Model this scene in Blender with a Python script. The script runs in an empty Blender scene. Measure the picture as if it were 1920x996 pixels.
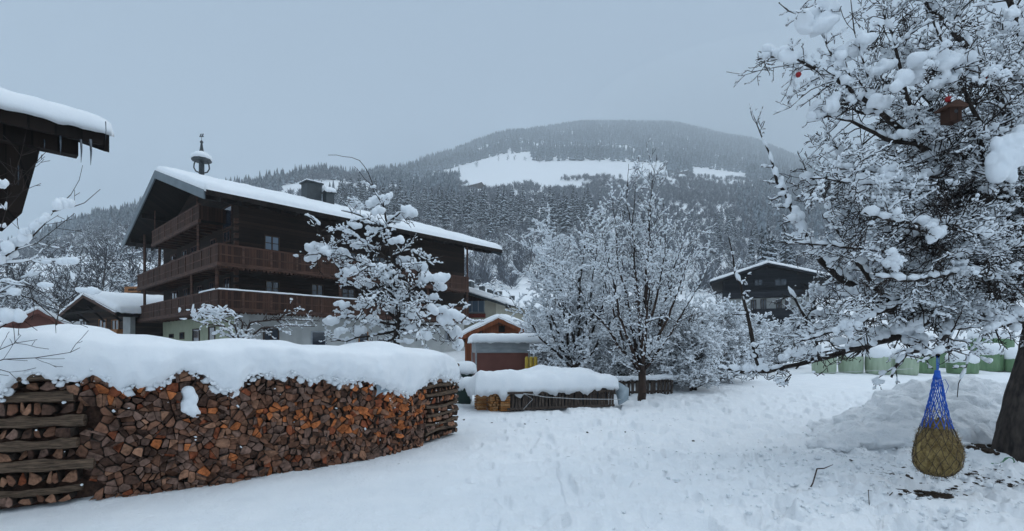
import bpy, bmesh, math, random
import numpy as np
from mathutils import Vector
random.seed(7); RNG = np.random.default_rng(7)
SC = bpy.context.scene
COL = SC.collection

# ------------------------------------------------------------------ camera, sky, sun, exposure
F = 950.0; HOR = 650.0; CH = 1.6           # focal length and horizon in photo pixels, eye height in metres
cam = bpy.data.cameras.new('camera'); camo = bpy.data.objects.new('camera', cam); COL.objects.link(camo)
camo.location = (0, 0, CH); camo.rotation_euler = (math.pi/2, 0, 0)
cam.sensor_width = 36; cam.lens = 36*F/1920; cam.shift_y = (HOR-498)/1920
cam.clip_start = 0.05; cam.clip_end = 12000
SC.camera = camo
W = bpy.data.worlds.new('World'); SC.world = W; W.use_nodes = True
nt = W.node_tree; N = nt.nodes; L = nt.links; N.clear()
SUN_EL, SUN_AZ = math.radians(36), math.radians(75)
sky = N.new('ShaderNodeTexSky'); sky.sky_type = 'NISHITA'; sky.sun_disc = False
sky.sun_elevation = SUN_EL; sky.sun_rotation = SUN_AZ
tc = N.new('ShaderNodeTexCoord'); sep = N.new('ShaderNodeSeparateXYZ'); L.new(tc.outputs['Generated'], sep.inputs[0])
ramp = N.new('ShaderNodeValToRGB'); L.new(sep.outputs[2], ramp.inputs[0])
cr = ramp.color_ramp; cr.elements[0].position = 0.0; cr.elements[0].color = (.38, .49, .625, 1)
cr.elements[1].position = 1.0; cr.elements[1].color = (1.55, 1.74, 1.92, 1)
e = cr.elements.new(.25); e.color = (.365, .475, .61, 1)
e = cr.elements.new(.56); e.color = (.315, .415, .54, 1)
e = cr.elements.new(.72); e.color = (1.05, 1.20, 1.34, 1)
cn = N.new('ShaderNodeTexNoise'); cn.inputs['Scale'].default_value = 1.6; cn.inputs['Detail'].default_value = 3
L.new(tc.outputs['Generated'], cn.inputs['Vector'])
mr = N.new('ShaderNodeMapRange'); mr.inputs[3].default_value = .90; mr.inputs[4].default_value = 1.10; L.new(cn.outputs[0], mr.inputs[0])
ml = N.new('ShaderNodeVectorMath'); ml.operation = 'SCALE'; L.new(ramp.outputs[0], ml.inputs[0]); L.new(mr.outputs[0], ml.inputs['Scale'])
bg1 = N.new('ShaderNodeBackground'); L.new(ml.outputs[0], bg1.inputs[0]); bg1.inputs[1].default_value = 1.0
bg2 = N.new('ShaderNodeBackground'); L.new(sky.outputs[0], bg2.inputs[0]); bg2.inputs[1].default_value = 0.012
ad = N.new('ShaderNodeAddShader'); L.new(bg1.outputs[0], ad.inputs[0]); L.new(bg2.outputs[0], ad.inputs[1])
out = N.new('ShaderNodeOutputWorld'); L.new(ad.outputs[0], out.inputs[0])
sl = bpy.data.lights.new('sun', 'SUN'); sl.energy = 0.9; sl.angle = math.radians(14); sl.color = (1, .97, .93)
so = bpy.data.objects.new('sun', sl); COL.objects.link(so)
so.rotation_euler = (math.pi/2-SUN_EL, 0, math.pi-SUN_AZ)
SC.view_settings.view_transform = 'Standard'; SC.view_settings.look = 'None'
SC.view_settings.gamma = 1; SC.view_settings.exposure = 0.10; SC.view_settings.use_curve_mapping = False
SC.cycles.max_bounces = 5; SC.cycles.diffuse_bounces = 3; SC.cycles.glossy_bounces = 2; SC.cycles.volume_bounces = 1
SC.cycles.transparent_max_bounces = 4

def P(px, py, Y):                            # the point that stands Y metres ahead and shows at that pixel
    return Vector(((px-960)/F*Y, Y, CH+(HOR-py)/F*Y))

# ------------------------------------------------------------------ numbers
def _h(ix, iy, iz, seed):
    n = (ix.astype(np.int64)*374761393+iy.astype(np.int64)*668265263+iz.astype(np.int64)*2147483647+seed*1274126177) & 0xffffffff
    n = ((n ^ (n >> 13))*1274126177) & 0xffffffff
    n = (n ^ (n >> 16)) & 0xffffff
    return n/float(0xffffff)
def noise3(x, y, z, seed=0):
    x = np.asarray(x, float); y = np.asarray(y, float)+0*x; z = np.asarray(z, float)+0*x
    xi, yi, zi = np.floor(x), np.floor(y), np.floor(z)
    fx, fy, fz = x-xi, y-yi, z-zi
    fx, fy, fz = [t*t*(3-2*t) for t in (fx, fy, fz)]
    r = 0
    for a in (0, 1):
        for b in (0, 1):
            for c in (0, 1):
                w = (fx if a else 1-fx)*(fy if b else 1-fy)*(fz if c else 1-fz)
                r = r+w*_h(xi+a, yi+b, zi+c, seed)
    return r
def fbm(x, y, z=0, oct=4, seed=0):
    s = 0; a = .5; t = 0
    for k in range(oct):
        s = s+a*noise3(x*2**k, y*2**k, np.asarray(z)*2**k, seed+k); t += a; a *= .5
    return s/t
def smooth(a, b, x):
    t = np.clip((x-a)/(b-a), 0, 1); return t*t*(3-2*t)

# ------------------------------------------------------------------ materials
def newmat(name):
    m = bpy.data.materials.new(name); m.use_nodes = True; m.node_tree.nodes.clear()
    n = m.node_tree.nodes; l = m.node_tree.links
    b = n.new('ShaderNodeBsdfPrincipled'); o = n.new('ShaderNodeOutputMaterial'); l.new(b.outputs[0], o.inputs[0])
    return m, n, l, b
def mathn(n, l, op, a, b=None):
    m = n.new('ShaderNodeMath'); m.operation = op
    for i, v in enumerate((a, b)):
        if v is None: continue
        if isinstance(v, (int, float)): m.inputs[i].default_value = v
        else: l.new(v, m.inputs[i])
    return m.outputs[0]
def noisen(n, l, scale, detail=3, vec=None, rough=.55):
    t = n.new('ShaderNodeTexNoise'); t.inputs['Scale'].default_value = scale; t.inputs['Detail'].default_value = detail
    t.inputs['Roughness'].default_value = rough
    if vec is not None: l.new(vec, t.inputs['Vector'])
    return t.outputs[0]
def posn(n, sc=(1, 1, 1), l=None):
    g = n.new('ShaderNodeNewGeometry'); m = n.new('ShaderNodeMapping'); m.inputs['Scale'].default_value = sc
    l.new(g.outputs['Position'], m.inputs[0]); return m.outputs[0]
def rampn(n, l, fac, stops):
    r = n.new('ShaderNodeValToRGB'); l.new(fac, r.inputs[0]); c = r.color_ramp
    c.elements[0].position, c.elements[0].color = stops[0][0], (*stops[0][1], 1)
    c.elements[1].position, c.elements[1].color = stops[-1][0], (*stops[-1][1], 1)
    for p, q in stops[1:-1]:
        e = c.elements.new(p); e.color = (*q, 1)
    return r.outputs[0]
def bumpn(n, l, b, h, strength=.3, dist=.02):
    u = n.new('ShaderNodeBump'); u.inputs['Strength'].default_value = strength; u.inputs['Distance'].default_value = dist
    l.new(h, u.inputs['Height']); l.new(u.outputs[0], b.inputs['Normal'])
def mat_noise(name, c1, c2, scale=6, sc=(1, 1, 1), rough=.8, bump=.3, dist=.01, detail=4, spec=.3):
    m, n, l, b = newmat(name); f = noisen(n, l, scale, detail, posn(n, sc, l))
    l.new(rampn(n, l, f, [(.3, c1), (.7, c2)]), b.inputs['Base Color'])
    b.inputs['Roughness'].default_value = rough; b.inputs['Specular IOR Level'].default_value = spec
    if bump: bumpn(n, l, b, f, bump, dist)
    return m
def mat_planks(name, c1, c2, axis='Z', period=.18, rough=.85, groove=.25, spec=.2):
    m, n, l, b = newmat(name); g = n.new('ShaderNodeNewGeometry'); s = n.new('ShaderNodeSeparateXYZ'); l.new(g.outputs['Position'], s.inputs[0])
    v = mathn(n, l, 'DIVIDE', s.outputs[axis], period); fr = mathn(n, l, 'FRACT', v); fl = mathn(n, l, 'FLOOR', v)
    wn = n.new('ShaderNodeTexWhiteNoise'); wn.noise_dimensions = '1D'; l.new(fl, wn.inputs['W'])
    sc = (3, 3, 25) if axis == 'Z' else (25, 3, 2)
    f = noisen(n, l, 1, 4, posn(n, sc, l)); f2 = noisen(n, l, .7, 3, posn(n, (1, 1, 1), l))
    mx = mathn(n, l, 'MULTIPLY', mathn(n, l, 'ADD', mathn(n, l, 'ADD', f, wn.outputs[0]), f2), .34)
    col = rampn(n, l, mx, [(.25, c1), (.75, c2)])
    d = mathn(n, l, 'LESS_THAN', fr, .09); k = n.new('ShaderNodeMix'); k.data_type = 'RGBA'; k.blend_type = 'MIX'
    l.new(mathn(n, l, 'MULTIPLY', d, 1-groove), k.inputs[0]); l.new(col, k.inputs[6]); k.inputs[7].default_value = (*[q*.3 for q in c1], 1)
    l.new(k.outputs[2], b.inputs['Base Color']); b.inputs['Roughness'].default_value = rough; b.inputs['Specular IOR Level'].default_value = spec
    h = mathn(n, l, 'ADD', mathn(n, l, 'MULTIPLY', d, -1.0), mathn(n, l, 'MULTIPLY', f, .5)); bumpn(n, l, b, h, .6, .012)
    return m
def mat_snow(name, scale=30, bump=.25, dist=.012, col=(.82, .85, .88), col2=(.88, .90, .92)):
    m, n, l, b = newmat(name); p = posn(n, (1, 1, 1), l); f = noisen(n, l, scale, 5, p, .65); g = noisen(n, l, scale*.12, 3, p)
    l.new(rampn(n, l, g, [(.3, col), (.7, col2)]), b.inputs['Base Color'])
    b.inputs['Roughness'].default_value = .75; b.inputs['Specular IOR Level'].default_value = .25
    bumpn(n, l, b, mathn(n, l, 'ADD', f, g), bump, dist); return m
def mat_frost(name, dark, snow, lo, hi, scale=1.5, namp=.8):
    m, n, l, b = newmat(name); g = n.new('ShaderNodeNewGeometry'); s = n.new('ShaderNodeSeparateXYZ'); l.new(g.outputs['Normal'], s.inputs[0])
    f = noisen(n, l, scale, 2, g.outputs['Position']); v = mathn(n, l, 'ADD', s.outputs[2], mathn(n, l, 'MULTIPLY', mathn(n, l, 'SUBTRACT', f, .5), namp))
    l.new(rampn(n, l, v, [(lo, dark), (hi, snow)]), b.inputs['Base Color']); b.inputs['Roughness'].default_value = .9; b.inputs['Specular IOR Level'].default_value = .1
    return m
M = {}
M['ground'] = mat_snow('ground_snow', 18, .75, .035)
M['clod'] = mat_snow('clodded_snow', 16, .9, .05, (.82, .84, .86), (.88, .90, .92))
M['snow'] = mat_snow('fresh_snow', 30, .35, .014)
M['snowtree'] = mat_snow('branch_snow', 40, .2, .01, (.80, .84, .88), (.86, .89, .92))
M['bark'] = mat_noise('dark_bark', (.012, .009, .008), (.045, .034, .028), 14, (1, 1, .35), .9, .8, .02)
M['barkbig'] = mat_noise('rugged_bark', (.012, .010, .010), (.085, .068, .058), 9, (1.6, 1.6, .45), .9, 1.0, .05, 8)
M['bark2'] = mat_noise('bark_brown', (.025, .016, .012), (.07, .045, .035), 10, (1, 1, .3), .9, .6, .02)
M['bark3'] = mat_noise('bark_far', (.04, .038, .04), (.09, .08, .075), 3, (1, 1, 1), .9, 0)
M['wall'] = mat_planks('timber_wall', (.010, .0065, .005), (.040, .023, .016), 'Z', .2)
M['wall2'] = mat_planks('timber_wall_brown', (.022, .014, .011), (.075, .048, .035), 'Z', .2)
M['wallred'] = mat_planks('timber_wall_red', (.13, .04, .018), (.24, .075, .03), 'X', .15)
M['wallblk'] = mat_planks('timber_wall_black', (.008, .009, .012), (.026, .028, .034), 'Z', .2)
M['balc'] = mat_planks('balcony_board', (.020, .010, .007), (.080, .038, .025), 'X', .10, groove=.05)
M['balc2'] = mat_noise('balcony_beam', (.030, .014, .010), (.105, .050, .033), 2, (1, 1, 6), .8, .2)
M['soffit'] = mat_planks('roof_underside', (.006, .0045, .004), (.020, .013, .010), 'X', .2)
M['metal'] = mat_noise('roof_metal', (.075, .10, .115), (.12, .15, .17), 1.2, rough=.5, bump=0, spec=.5)
M['dkmetal'] = mat_noise('dark_metal', (.022, .030, .034), (.045, .055, .06), 3, rough=.5, bump=0, spec=.5)
M['plaster'] = mat_noise('pale_plaster', (.40, .41, .40), (.52, .53, .52), 2, rough=.9, bump=.15)
M['green'] = mat_noise('green_plaster', (.36, .39, .28), (.44, .47, .34), 2, rough=.9, bump=.15)
M['cream'] = mat_noise('cream_plaster', (.44, .41, .33), (.52, .49, .40), 2, rough=.9, bump=.1)
M['frame'] = mat_noise('window_frame', (.30, .33, .36), (.42, .45, .48), 5, rough=.6, bump=0)
M['frdark'] = mat_noise('brown_frame', (.03, .018, .012), (.06, .035, .02), 5, rough=.7, bump=0)
M['woodglow'] = mat_noise('orange_wood_glow', (.22, .09, .03), (.36, .16, .06), 3, (1, 1, 6), rough=.7, bump=.1)  # orange wood, and the painted glow of the lit cottage windows
M['rust'] = mat_noise('red_brown_sheet', (.12, .045, .035), (.18, .07, .052), 1.5, rough=.7, bump=.05)
M['greyband'] = mat_noise('grey_sheet', (.22, .24, .25), (.32, .34, .35), 3, (1, 1, 3), rough=.6, bump=.1)
M['yellow'] = mat_noise('yellow_paint', (.40, .27, .035), (.55, .38, .06), 6, rough=.6, bump=.1)
M['tarp'] = mat_noise('grey_tarp', (.22, .28, .32), (.34, .40, .44), 4, rough=.45, bump=.6, dist=.03)
M['tarpblk'] = mat_noise('black_tarp', (.008, .011, .018), (.02, .025, .035), 5, rough=.35, bump=.7, dist=.03, spec=.5)
M['fence'] = mat_noise('fence_board', (.035, .026, .022), (.10, .075, .06), 4, (5, 5, .8), rough=.9, bump=.4)
M['rope'] = mat_noise('pale_rope', (.40, .40, .40), (.55, .55, .55), 60, rough=.8, bump=.2)
M['greenrope'] = mat_noise('green_rope', (.08, .20, .12), (.16, .32, .20), 60, rough=.7, bump=.2)
M['bluenet'] = mat_noise('blue_twine', (.010, .07, .40), (.03, .14, .58), 40, rough=.6, bump=.1)
M['darknet'] = mat_noise('brown_twine', (.03, .022, .02), (.07, .05, .04), 40, rough=.8, bump=.1)
M['hay'] = mat_noise('hay', (.10, .06, .018), (.42, .31, .12), 24, (1, 1, .5), .9, .9, .03, 6)
M['haydk'] = mat_noise('hay_dark', (.09, .05, .03), (.22, .14, .08), 30, (1, 1, 1), .9, .5, .02)
M['straw'] = mat_noise('straw', (.22, .15, .06), (.42, .32, .15), 30, rough=.8, bump=0)
M['soil'] = mat_noise('dark_litter', (.015, .010, .007), (.05, .033, .02), 40, rough=.95, bump=.5)
M['bale'] = mat_noise('pale_green_wrap', (.29, .37, .26), (.40, .48, .35), 2.5, (3, 3, .6), .45, .5, .03, spec=.5)
M['bale2'] = mat_noise('mid_green_wrap', (.10, .19, .095), (.17, .28, .145), 2.5, (3, 3, .6), .45, .5, .03, spec=.5)
M['binpl'] = mat_noise('bin_plastic', (.01, .03, .025), (.02, .045, .035), 3, rough=.4, bump=0)
M['apple'] = mat_noise('red_apple', (.22, .008, .012), (.34, .02, .02), 30, rough=.4, bump=0)
M['ice'] = mat_noise('icicle_ice', (.025, .035, .045), (.07, .09, .11), 20, rough=.12, bump=.1, spec=.8)
M['flower'] = mat_noise('flowers_red', (.10, .012, .012), (.22, .05, .03), 12, rough=.9, bump=.5)
M['conifer'] = mat_frost('conifer_needles', (.014, .023, .027), (.66, .72, .78), .38, .88, .35, 1.5)
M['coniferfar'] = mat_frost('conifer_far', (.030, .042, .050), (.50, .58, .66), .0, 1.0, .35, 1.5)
M['twigfrost'] = mat_frost('frosted_twigs', (.055, .055, .06), (.66, .71, .76), -.1, .75, 1.2, .9)
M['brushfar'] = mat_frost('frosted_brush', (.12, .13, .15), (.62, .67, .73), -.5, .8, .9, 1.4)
def glassmat():
    m, n, l, b = newmat('window_glass'); b.inputs['Base Color'].default_value = (.02, .03, .045, 1); b.inputs['Roughness'].default_value = .08
    b.inputs['Specular IOR Level'].default_value = .9; return m
M['glass'] = glassmat()
m, n, l, b = newmat('sky_tinted_glass'); b.inputs['Roughness'].default_value = .15; b.inputs['Base Color'].default_value = (.13, .18, .24, 1); b.inputs['Specular IOR Level'].default_value = .8; M['glass2'] = m  # pale blue base colour stands for sky reflected in the panes
def logend(name, c1, c2):
    m, n, l, b = newmat(name); p = posn(n, (1, 1, 1), l); f = noisen(n, l, 28, 5, p, .7); g = noisen(n, l, 7, 2, p)
    l.new(rampn(n, l, mathn(n, l, 'MULTIPLY', mathn(n, l, 'ADD', f, g), .5), [(.34, c1), (.62, c2)]), b.inputs['Base Color'])
    b.inputs['Roughness'].default_value = .85; b.inputs['Specular IOR Level'].default_value = .15; bumpn(n, l, b, f, .8, .012); return m
LOGM = [logend('log_end_grey', (0.061, 0.038, 0.029), (0.287, 0.174, 0.132)), logend('log_end_brown', (0.055, 0.028, 0.018), (0.264, 0.128, 0.080)),
        logend('log_end_tan', (0.098, 0.049, 0.030), (0.415, 0.218, 0.135)), logend('log_end_orange', (0.135, 0.041, 0.015), (0.637, 0.206, 0.071)),
        logend('log_end_dark', (0.025, 0.014, 0.010), (0.127, 0.070, 0.050)), logend('log_end_redbrown', (0.073, 0.022, 0.010), (0.334, 0.100, 0.047))]
LOGBARK = mat_noise('log_bark', (.022, .016, .013), (.085, .062, .048), 16, (1, 1, 1), .9, .8, .02)
LOGGREY = mat_noise('weathered_log', (.030, .020, .014), (.20, .135, .09), 9, (1, 1, 9), .9, .9, .02, 6)
FRESH = [logend('fresh_log', (.20, .075, .02), (.44, .20, .07)), logend('fresh_log_pale', (.24, .11, .04), (.50, .28, .13))]

# ------------------------------------------------------------------ mesh helpers
def tagit(o, label=None, cat=None, group=None, kind=None):
    if label: o['label'] = label
    if cat: o['category'] = cat
    if group: o['group'] = group
    if kind: o['kind'] = kind
    return o
def thing(name, label, cat, loc=(0, 0, 0), group=None):
    o = bpy.data.objects.new(name, None); COL.objects.link(o); o.location = loc; o.empty_display_size = .2
    return tagit(o, label, cat, group)
def mesh_np(name, V, Fc, mats, parent=None, mi=None, smooth_=False, k=None):
    """V (n,3); Fc = list of (m,k) int arrays, each a block of k-gons"""
    me = bpy.data.meshes.new(name)
    V = np.asarray(V, float).reshape(-1, 3)
    o_off = np.zeros(3)
    if parent is not None: o_off = root_loc(parent)
    V = V-o_off
    blocks = [np.asarray(f, int) for f in Fc if len(f)]
    lv = np.concatenate([b.ravel() for b in blocks]); tot = np.concatenate([np.full(len(b), b.shape[1]) for b in blocks])
    me.vertices.add(len(V)); me.vertices.foreach_set('co', V.astype(np.float32).ravel())
    me.loops.add(len(lv)); me.loops.foreach_set('vertex_index', lv.astype(np.int32))
    me.polygons.add(len(tot)); st = np.concatenate([[0], np.cumsum(tot)[:-1]])
    me.polygons.foreach_set('loop_start', st.astype(np.int32)); me.polygons.foreach_set('loop_total', tot.astype(np.int32))
    if mi is not None: me.polygons.foreach_set('material_index', np.asarray(mi, np.int32))
    me.polygons.foreach_set('use_smooth', np.full(len(tot), bool(smooth_)))
    me.update(calc_edges=True)
    for m_ in (mats if isinstance(mats, (list, tuple)) else [mats]): me.materials.append(m_)
    o = bpy.data.objects.new(name, me); COL.objects.link(o)
    if parent is not None: o.parent = parent
    return o
def root_loc(o):
    v = np.zeros(3)
    while o is not None: v = v+np.array(o.location); o = o.parent
    return v
class MB:
    def __init__(s): s.v = []; s.f = []; s.m = []
    def add(s, vs, fs, m=0):
        b = len(s.v); s.v += [tuple(p) for p in vs]; s.f += [tuple(b+i for i in f) for f in fs]; s.m += [m]*len(fs); return s
    def hexa(s, c, m=0):                      # 8 corners: bottom 4 then top 4
        return s.add(c, [(0, 3, 2, 1), (4, 5, 6, 7), (0, 1, 5, 4), (1, 2, 6, 5), (2, 3, 7, 6), (3, 0, 4, 7)], m)
    def bar(s, a, b, w, h, m=0, up=(0, 0, 1)):  # beam from a to b, w across, h along up
        a = Vector(a); b = Vector(b); d = (b-a).normalized(); up = Vector(up)
        if abs(d.dot(up)) > .95: up = Vector((0, 1, 0))
        x = d.cross(up).normalized()*w/2; u = x.cross(d).normalized()*h/2
        c = [a-x-u, b-x-u, b+x-u, a+x-u, a-x+u, b-x+u, b+x+u, a+x+u]
        return s.hexa(c, m)
    def prism(s, poly, off, m=0, mside=None):   # flat polygon swept by off
        n = len(poly); p = [Vector(q) for q in poly]; q = [a+Vector(off) for a in p]
        s.add(p+q, [tuple(range(n-1, -1, -1)), tuple(range(n, 2*n))], m)
        b = len(s.v)-2*n
        for i in range(n):
            j = (i+1) % n; s.f.append((b+i, b+j, b+n+j, b+n+i)); s.m.append(m if mside is None else mside)
        return s
    def tube(s, pts, rad, n=8, m=0, cap=True):
        pts = [Vector(p) for p in pts]; rings = []; ref = None
        for i, p in enumerate(pts):
            d = (pts[min(i+1, len(pts)-1)]-pts[max(i-1, 0)]).normalized()
            if ref is None: ref = d.orthogonal().normalized()
            ref = (ref-d*ref.dot(d)).normalized(); y = d.cross(ref)
            r = rad[i] if isinstance(rad, (list, tuple)) else rad
            rings.append([p+(ref*math.cos(t)+y*math.sin(t))*r for t in [2*math.pi*k/n for k in range(n)]])
        fs = []
        for i in range(len(pts)-1):
            for k in range(n):
                fs.append((i*n+k, i*n+(k+1) % n, (i+1)*n+(k+1) % n, (i+1)*n+k))
        if cap: fs += [tuple(range(n-1, -1, -1)), tuple((len(pts)-1)*n+k for k in range(n))]
        return s.add([q for r in rings for q in r], fs, m)
    def lathe(s, c, prof, n=24, m=0, jit=0):     # prof: (r, z)
        vs = []; c = Vector(c)
        for r, z in prof:
            for k in range(n):
                t = 2*math.pi*k/n; vs.append(c+Vector((r*math.cos(t), r*math.sin(t), z)))
        fs = []
        for i in range(len(prof)-1):
            for k in range(n): fs.append((i*n+k, i*n+(k+1) % n, (i+1)*n+(k+1) % n, (i+1)*n+k))
        fs += [tuple(range(n-1, -1, -1)), tuple((len(prof)-1)*n+k for k in range(n))]
        return s.add(vs, fs, m)
    def build(s, name, mats, parent=None, smooth_=False):
        me = bpy.data.meshes.new(name); off = Vector(root_loc(parent)) if parent is not None else Vector((0, 0, 0))
        me.from_pydata([tuple(Vector(p)-off) for p in s.v], [], s.f)
        for m_ in (mats if isinstance(mats, (list, tuple)) else [mats]): me.materials.append(m_)
        me.polygons.foreach_set('material_index', s.m)
        if smooth_: me.polygons.foreach_set('use_smooth', [True]*len(s.f))
        me.update(); o = bpy.data.objects.new(name, me); COL.objects.link(o)
        if parent is not None: o.parent = parent
        return o
def copy_tree(o, parent=None):
    c = o.copy(); COL.objects.link(c); c.parent = parent
    for ch in list(o.children): copy_tree(ch, c)
    return c

def snow_slab(name, quad, T, parent=None, nu=40, nv=14, seed=0, amp=.25, over=.06, mat=None, drop=.04, edge=.25):
    """quad a,b,c,d (a-b along u, a-d along v): a rounded bank of snow lying on it"""
    a, b, c, d = [np.array(q, float) for q in quad]
    lu = np.linalg.norm(b-a); lv = np.linalg.norm(d-a)
    tu = (np.sin((np.linspace(0, 1, nu)-.5)*math.pi)*.5+.5)*.35+np.linspace(0, 1, nu)*.65; tv = np.sin((np.linspace(0, 1, nv)-.5)*math.pi)*.5+.5
    U, Vv = np.meshgrid(tu, tv, indexing='ij')
    eu = np.minimum(U, 1-U)*lu; ev = np.minimum(Vv, 1-Vv)*lv; w = T*1.1
    k = np.clip(1-(1-np.clip(np.minimum(eu, ev)/w, 0, 1))**2.4, 0, 1)**.5
    B = (1-U)[..., None]*((1-Vv)[..., None]*a+Vv[..., None]*d)+U[..., None]*((1-Vv)[..., None]*b+Vv[..., None]*c)
    ex = (U-.5)[..., None]*2*(b-a)/lu*over+(Vv-.5)[..., None]*2*(d-a)/lv*over
    nz = fbm(B[..., 0]*1.3, B[..., 1]*1.3, 0, 4, seed)-.5; nz2 = fbm(B[..., 0]*6, B[..., 1]*6, B[..., 2]*6, 2, seed+9)-.5
    top = B+ex*(1-.3*(1-k))[..., None]; top[..., 2] += T*k*(1+amp*2*nz)+.02*nz2-drop*(k < .05)
    edgej = (fbm(B[..., 0]*5, B[..., 1]*5, B[..., 2]*5, 3, seed+3)-.5)
    isb = (U < 1e-6) | (U > 1-1e-6) | (Vv < 1e-6) | (Vv > 1-1e-6)
    top[..., 2] += np.where(isb, T*.9*edgej*edge*4-T*.1, 0)
    bot = B+ex*.6; bot[..., 2] -= .003
    Vt = np.concatenate([top.reshape(-1, 3), bot.reshape(-1, 3)]); nn = nu*nv
    idx = np.arange(nn).reshape(nu, nv)
    q = np.stack([idx[:-1, :-1], idx[1:, :-1], idx[1:, 1:], idx[:-1, 1:]], -1).reshape(-1, 4)
    q2 = (q+nn)[:, ::-1]
    bd = np.concatenate([idx[:, 0], idx[-1, 1:], idx[-2::-1, -1], idx[0, -2:0:-1]]); b2 = np.roll(bd, -1)
    q3 = np.stack([bd, b2, b2+nn, bd+nn], -1)[:, ::-1]
    return mesh_np(name, Vt, [np.concatenate([q, q2, q3])], mat or M['snow'], parent, smooth_=True)

_ico = {}
def ico(sub):
    if sub not in _ico:
        bm = bmesh.new(); bmesh.ops.create_icosphere(bm, subdivisions=sub, radius=1)
        _ico[sub] = (np.array([v.co[:] for v in bm.verts]), np.array([[v.index for v in f.verts] for f in bm.faces])); bm.free()
    return _ico[sub]
def lumps_np(C, D, S, sub=1, jit=.18, seed=0):
    """many ellipsoids: centres C, axis D, scales S (along, across, up)"""
    C = np.asarray(C, float); D = np.asarray(D, float); S = np.asarray(S, float); v, f = ico(sub); n = len(C)
    D = D/np.linalg.norm(D, axis=1)[:, None]
    up = np.tile([0, 0, 1.], (n, 1)); Y = np.cross(up, D); ln = np.linalg.norm(Y, axis=1); Y[ln < 1e-3] = [1, 0, 0]; Y /= np.linalg.norm(Y, axis=1)[:, None]
    Z = np.cross(D, Y)
    r = np.random.default_rng(seed); J = 1+jit*r.uniform(-1, 1, (n, len(v)))
    vv = v[None]*J[..., None]
    Pn = C[:, None]+vv[..., 0:1]*S[:, None, 0:1]*D[:, None]+vv[..., 1:2]*S[:, None, 1:2]*Y[:, None]+vv[..., 2:3]*S[:, None, 2:3]*Z[:, None]
    Fn = f[None]+np.arange(n)[:, None, None]*len(v)
    return Pn.reshape(-1, 3), Fn.reshape(-1, 3)
def tubes_np(A, B, RA, RB, n=4):
    A = np.asarray(A, float); B = np.asarray(B, float); D = B-A; D /= np.maximum(np.linalg.norm(D, axis=1), 1e-6)[:, None]
    ref = np.where(np.abs(D[:, 2:3]) < .9, [[0, 0, 1.]], [[1., 0, 0]]); X = np.cross(D, ref); X /= np.linalg.norm(X, axis=1)[:, None]; Y = np.cross(D, X)
    t = np.arange(n)*2*math.pi/n; c = np.cos(t)[None, :, None]; s = np.sin(t)[None, :, None]
    ring = c*X[:, None]+s*Y[:, None]
    va = A[:, None]+ring*np.asarray(RA)[:, None, None]; vb = B[:, None]+ring*np.asarray(RB)[:, None, None]
    V = np.concatenate([va, vb], 1).reshape(-1, 3); k = np.arange(n); k2 = (k+1) % n
    q = np.stack([k, k2, k2+n, k+n], -1)[None]+np.arange(len(A))[:, None, None]*2*n
    return V, q.reshape(-1, 4)
def remeshed(name, V, Fc, voxel, mat, parent, smoothit=2):
    me = bpy.data.meshes.new('tmp'); me.from_pydata(np.asarray(V).tolist(), [], np.asarray(Fc).tolist())
    o = bpy.data.objects.new('tmp', me); COL.objects.link(o)
    r = o.modifiers.new('r', 'REMESH'); r.mode = 'VOXEL'; r.voxel_size = voxel
    if smoothit: s = o.modifiers.new('s', 'SMOOTH'); s.iterations = smoothit; s.factor = .5
    dg = bpy.context.evaluated_depsgraph_get(); ev = o.evaluated_get(dg); m2 = bpy.data.meshes.new_from_object(ev)
    n = len(m2.vertices); co = np.empty(n*3, np.float32); m2.vertices.foreach_get('co', co); co = co.reshape(-1, 3)
    if parent is not None: co = co-root_loc(parent)
    m2.vertices.foreach_set('co', co.astype(np.float32).ravel()); m2.polygons.foreach_set('use_smooth', [True]*len(m2.polygons))
    m2.materials.clear(); m2.materials.append(mat); m2.update()
    bpy.data.objects.remove(o); bpy.data.meshes.remove(me); m2.name = name
    o = bpy.data.objects.new(name, m2); COL.objects.link(o)
    if parent is not None: o.parent = parent
    return o

# ------------------------------------------------------------------ terrain
TY = [0.5, 13, 24, 35, 45, 60, 100, 150, 220, 320, 450, 650, 900, 1200, 1600, 2000, 2600]
TP = {  # photo column: heights given as the row at which that distance shows, from 60 m on
 -900: [640, 600, 560, 530, 505, 480, 470, 500, 520, 540, 560, 570],
 0:    [640, 590, 515, 505, 492, 480, 474, 500, 520, 540, 560, 570],
 200:  [632, 560, 492, 478, 455, 430, 408, 430, 450, 480, 500, 520],
 400:  [628, 560, 500, 468, 430, 395, 358, 380, 400, 420, 440, 460],
 600:  [625, 565, 515, 470, 420, 372, 328, 345, 360, 380, 400, 420],
 740:  [625, 570, 520, 472, 425, 382, 346, 336, 331, 340, 350, 360],
 800:  [625, 575, 525, 475, 428, 386, 352, 335, 320, 303, 310, 320],
 960:  [625, 580, 530, 480, 432, 390, 355, 318, 282, 256, 252, 260],
 1100: [625, 580, 535, 485, 436, 395, 358, 322, 290, 258, 236, 234],
 1250: [625, 585, 540, 490, 440, 398, 360, 325, 295, 262, 240, 234],
 1400: [625, 590, 550, 500, 448, 405, 368, 338, 318, 288, 268, 264],
 1550: [628, 595, 560, 515, 465, 422, 385, 355, 340, 325, 318, 322],
 1920: [632, 605, 575, 540, 500, 460, 430, 410, 400, 390, 385, 390],
 2800: [636, 615, 595, 565, 535, 505, 480, 460, 450, 445, 440, 445]}
_px = np.array(sorted(TP)); _az = np.arctan((_px-960)/F)
_tab = np.zeros((len(_px), len(TY)))
for i_, p_ in enumerate(_px):
    zz = [0, 0, .34, .9, 1.45]+[CH+(HOR-r)/F*y for r, y in zip(TP[p_], TY[5:])]
    _tab[i_] = zz
_LY = np.log(TY)
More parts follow.
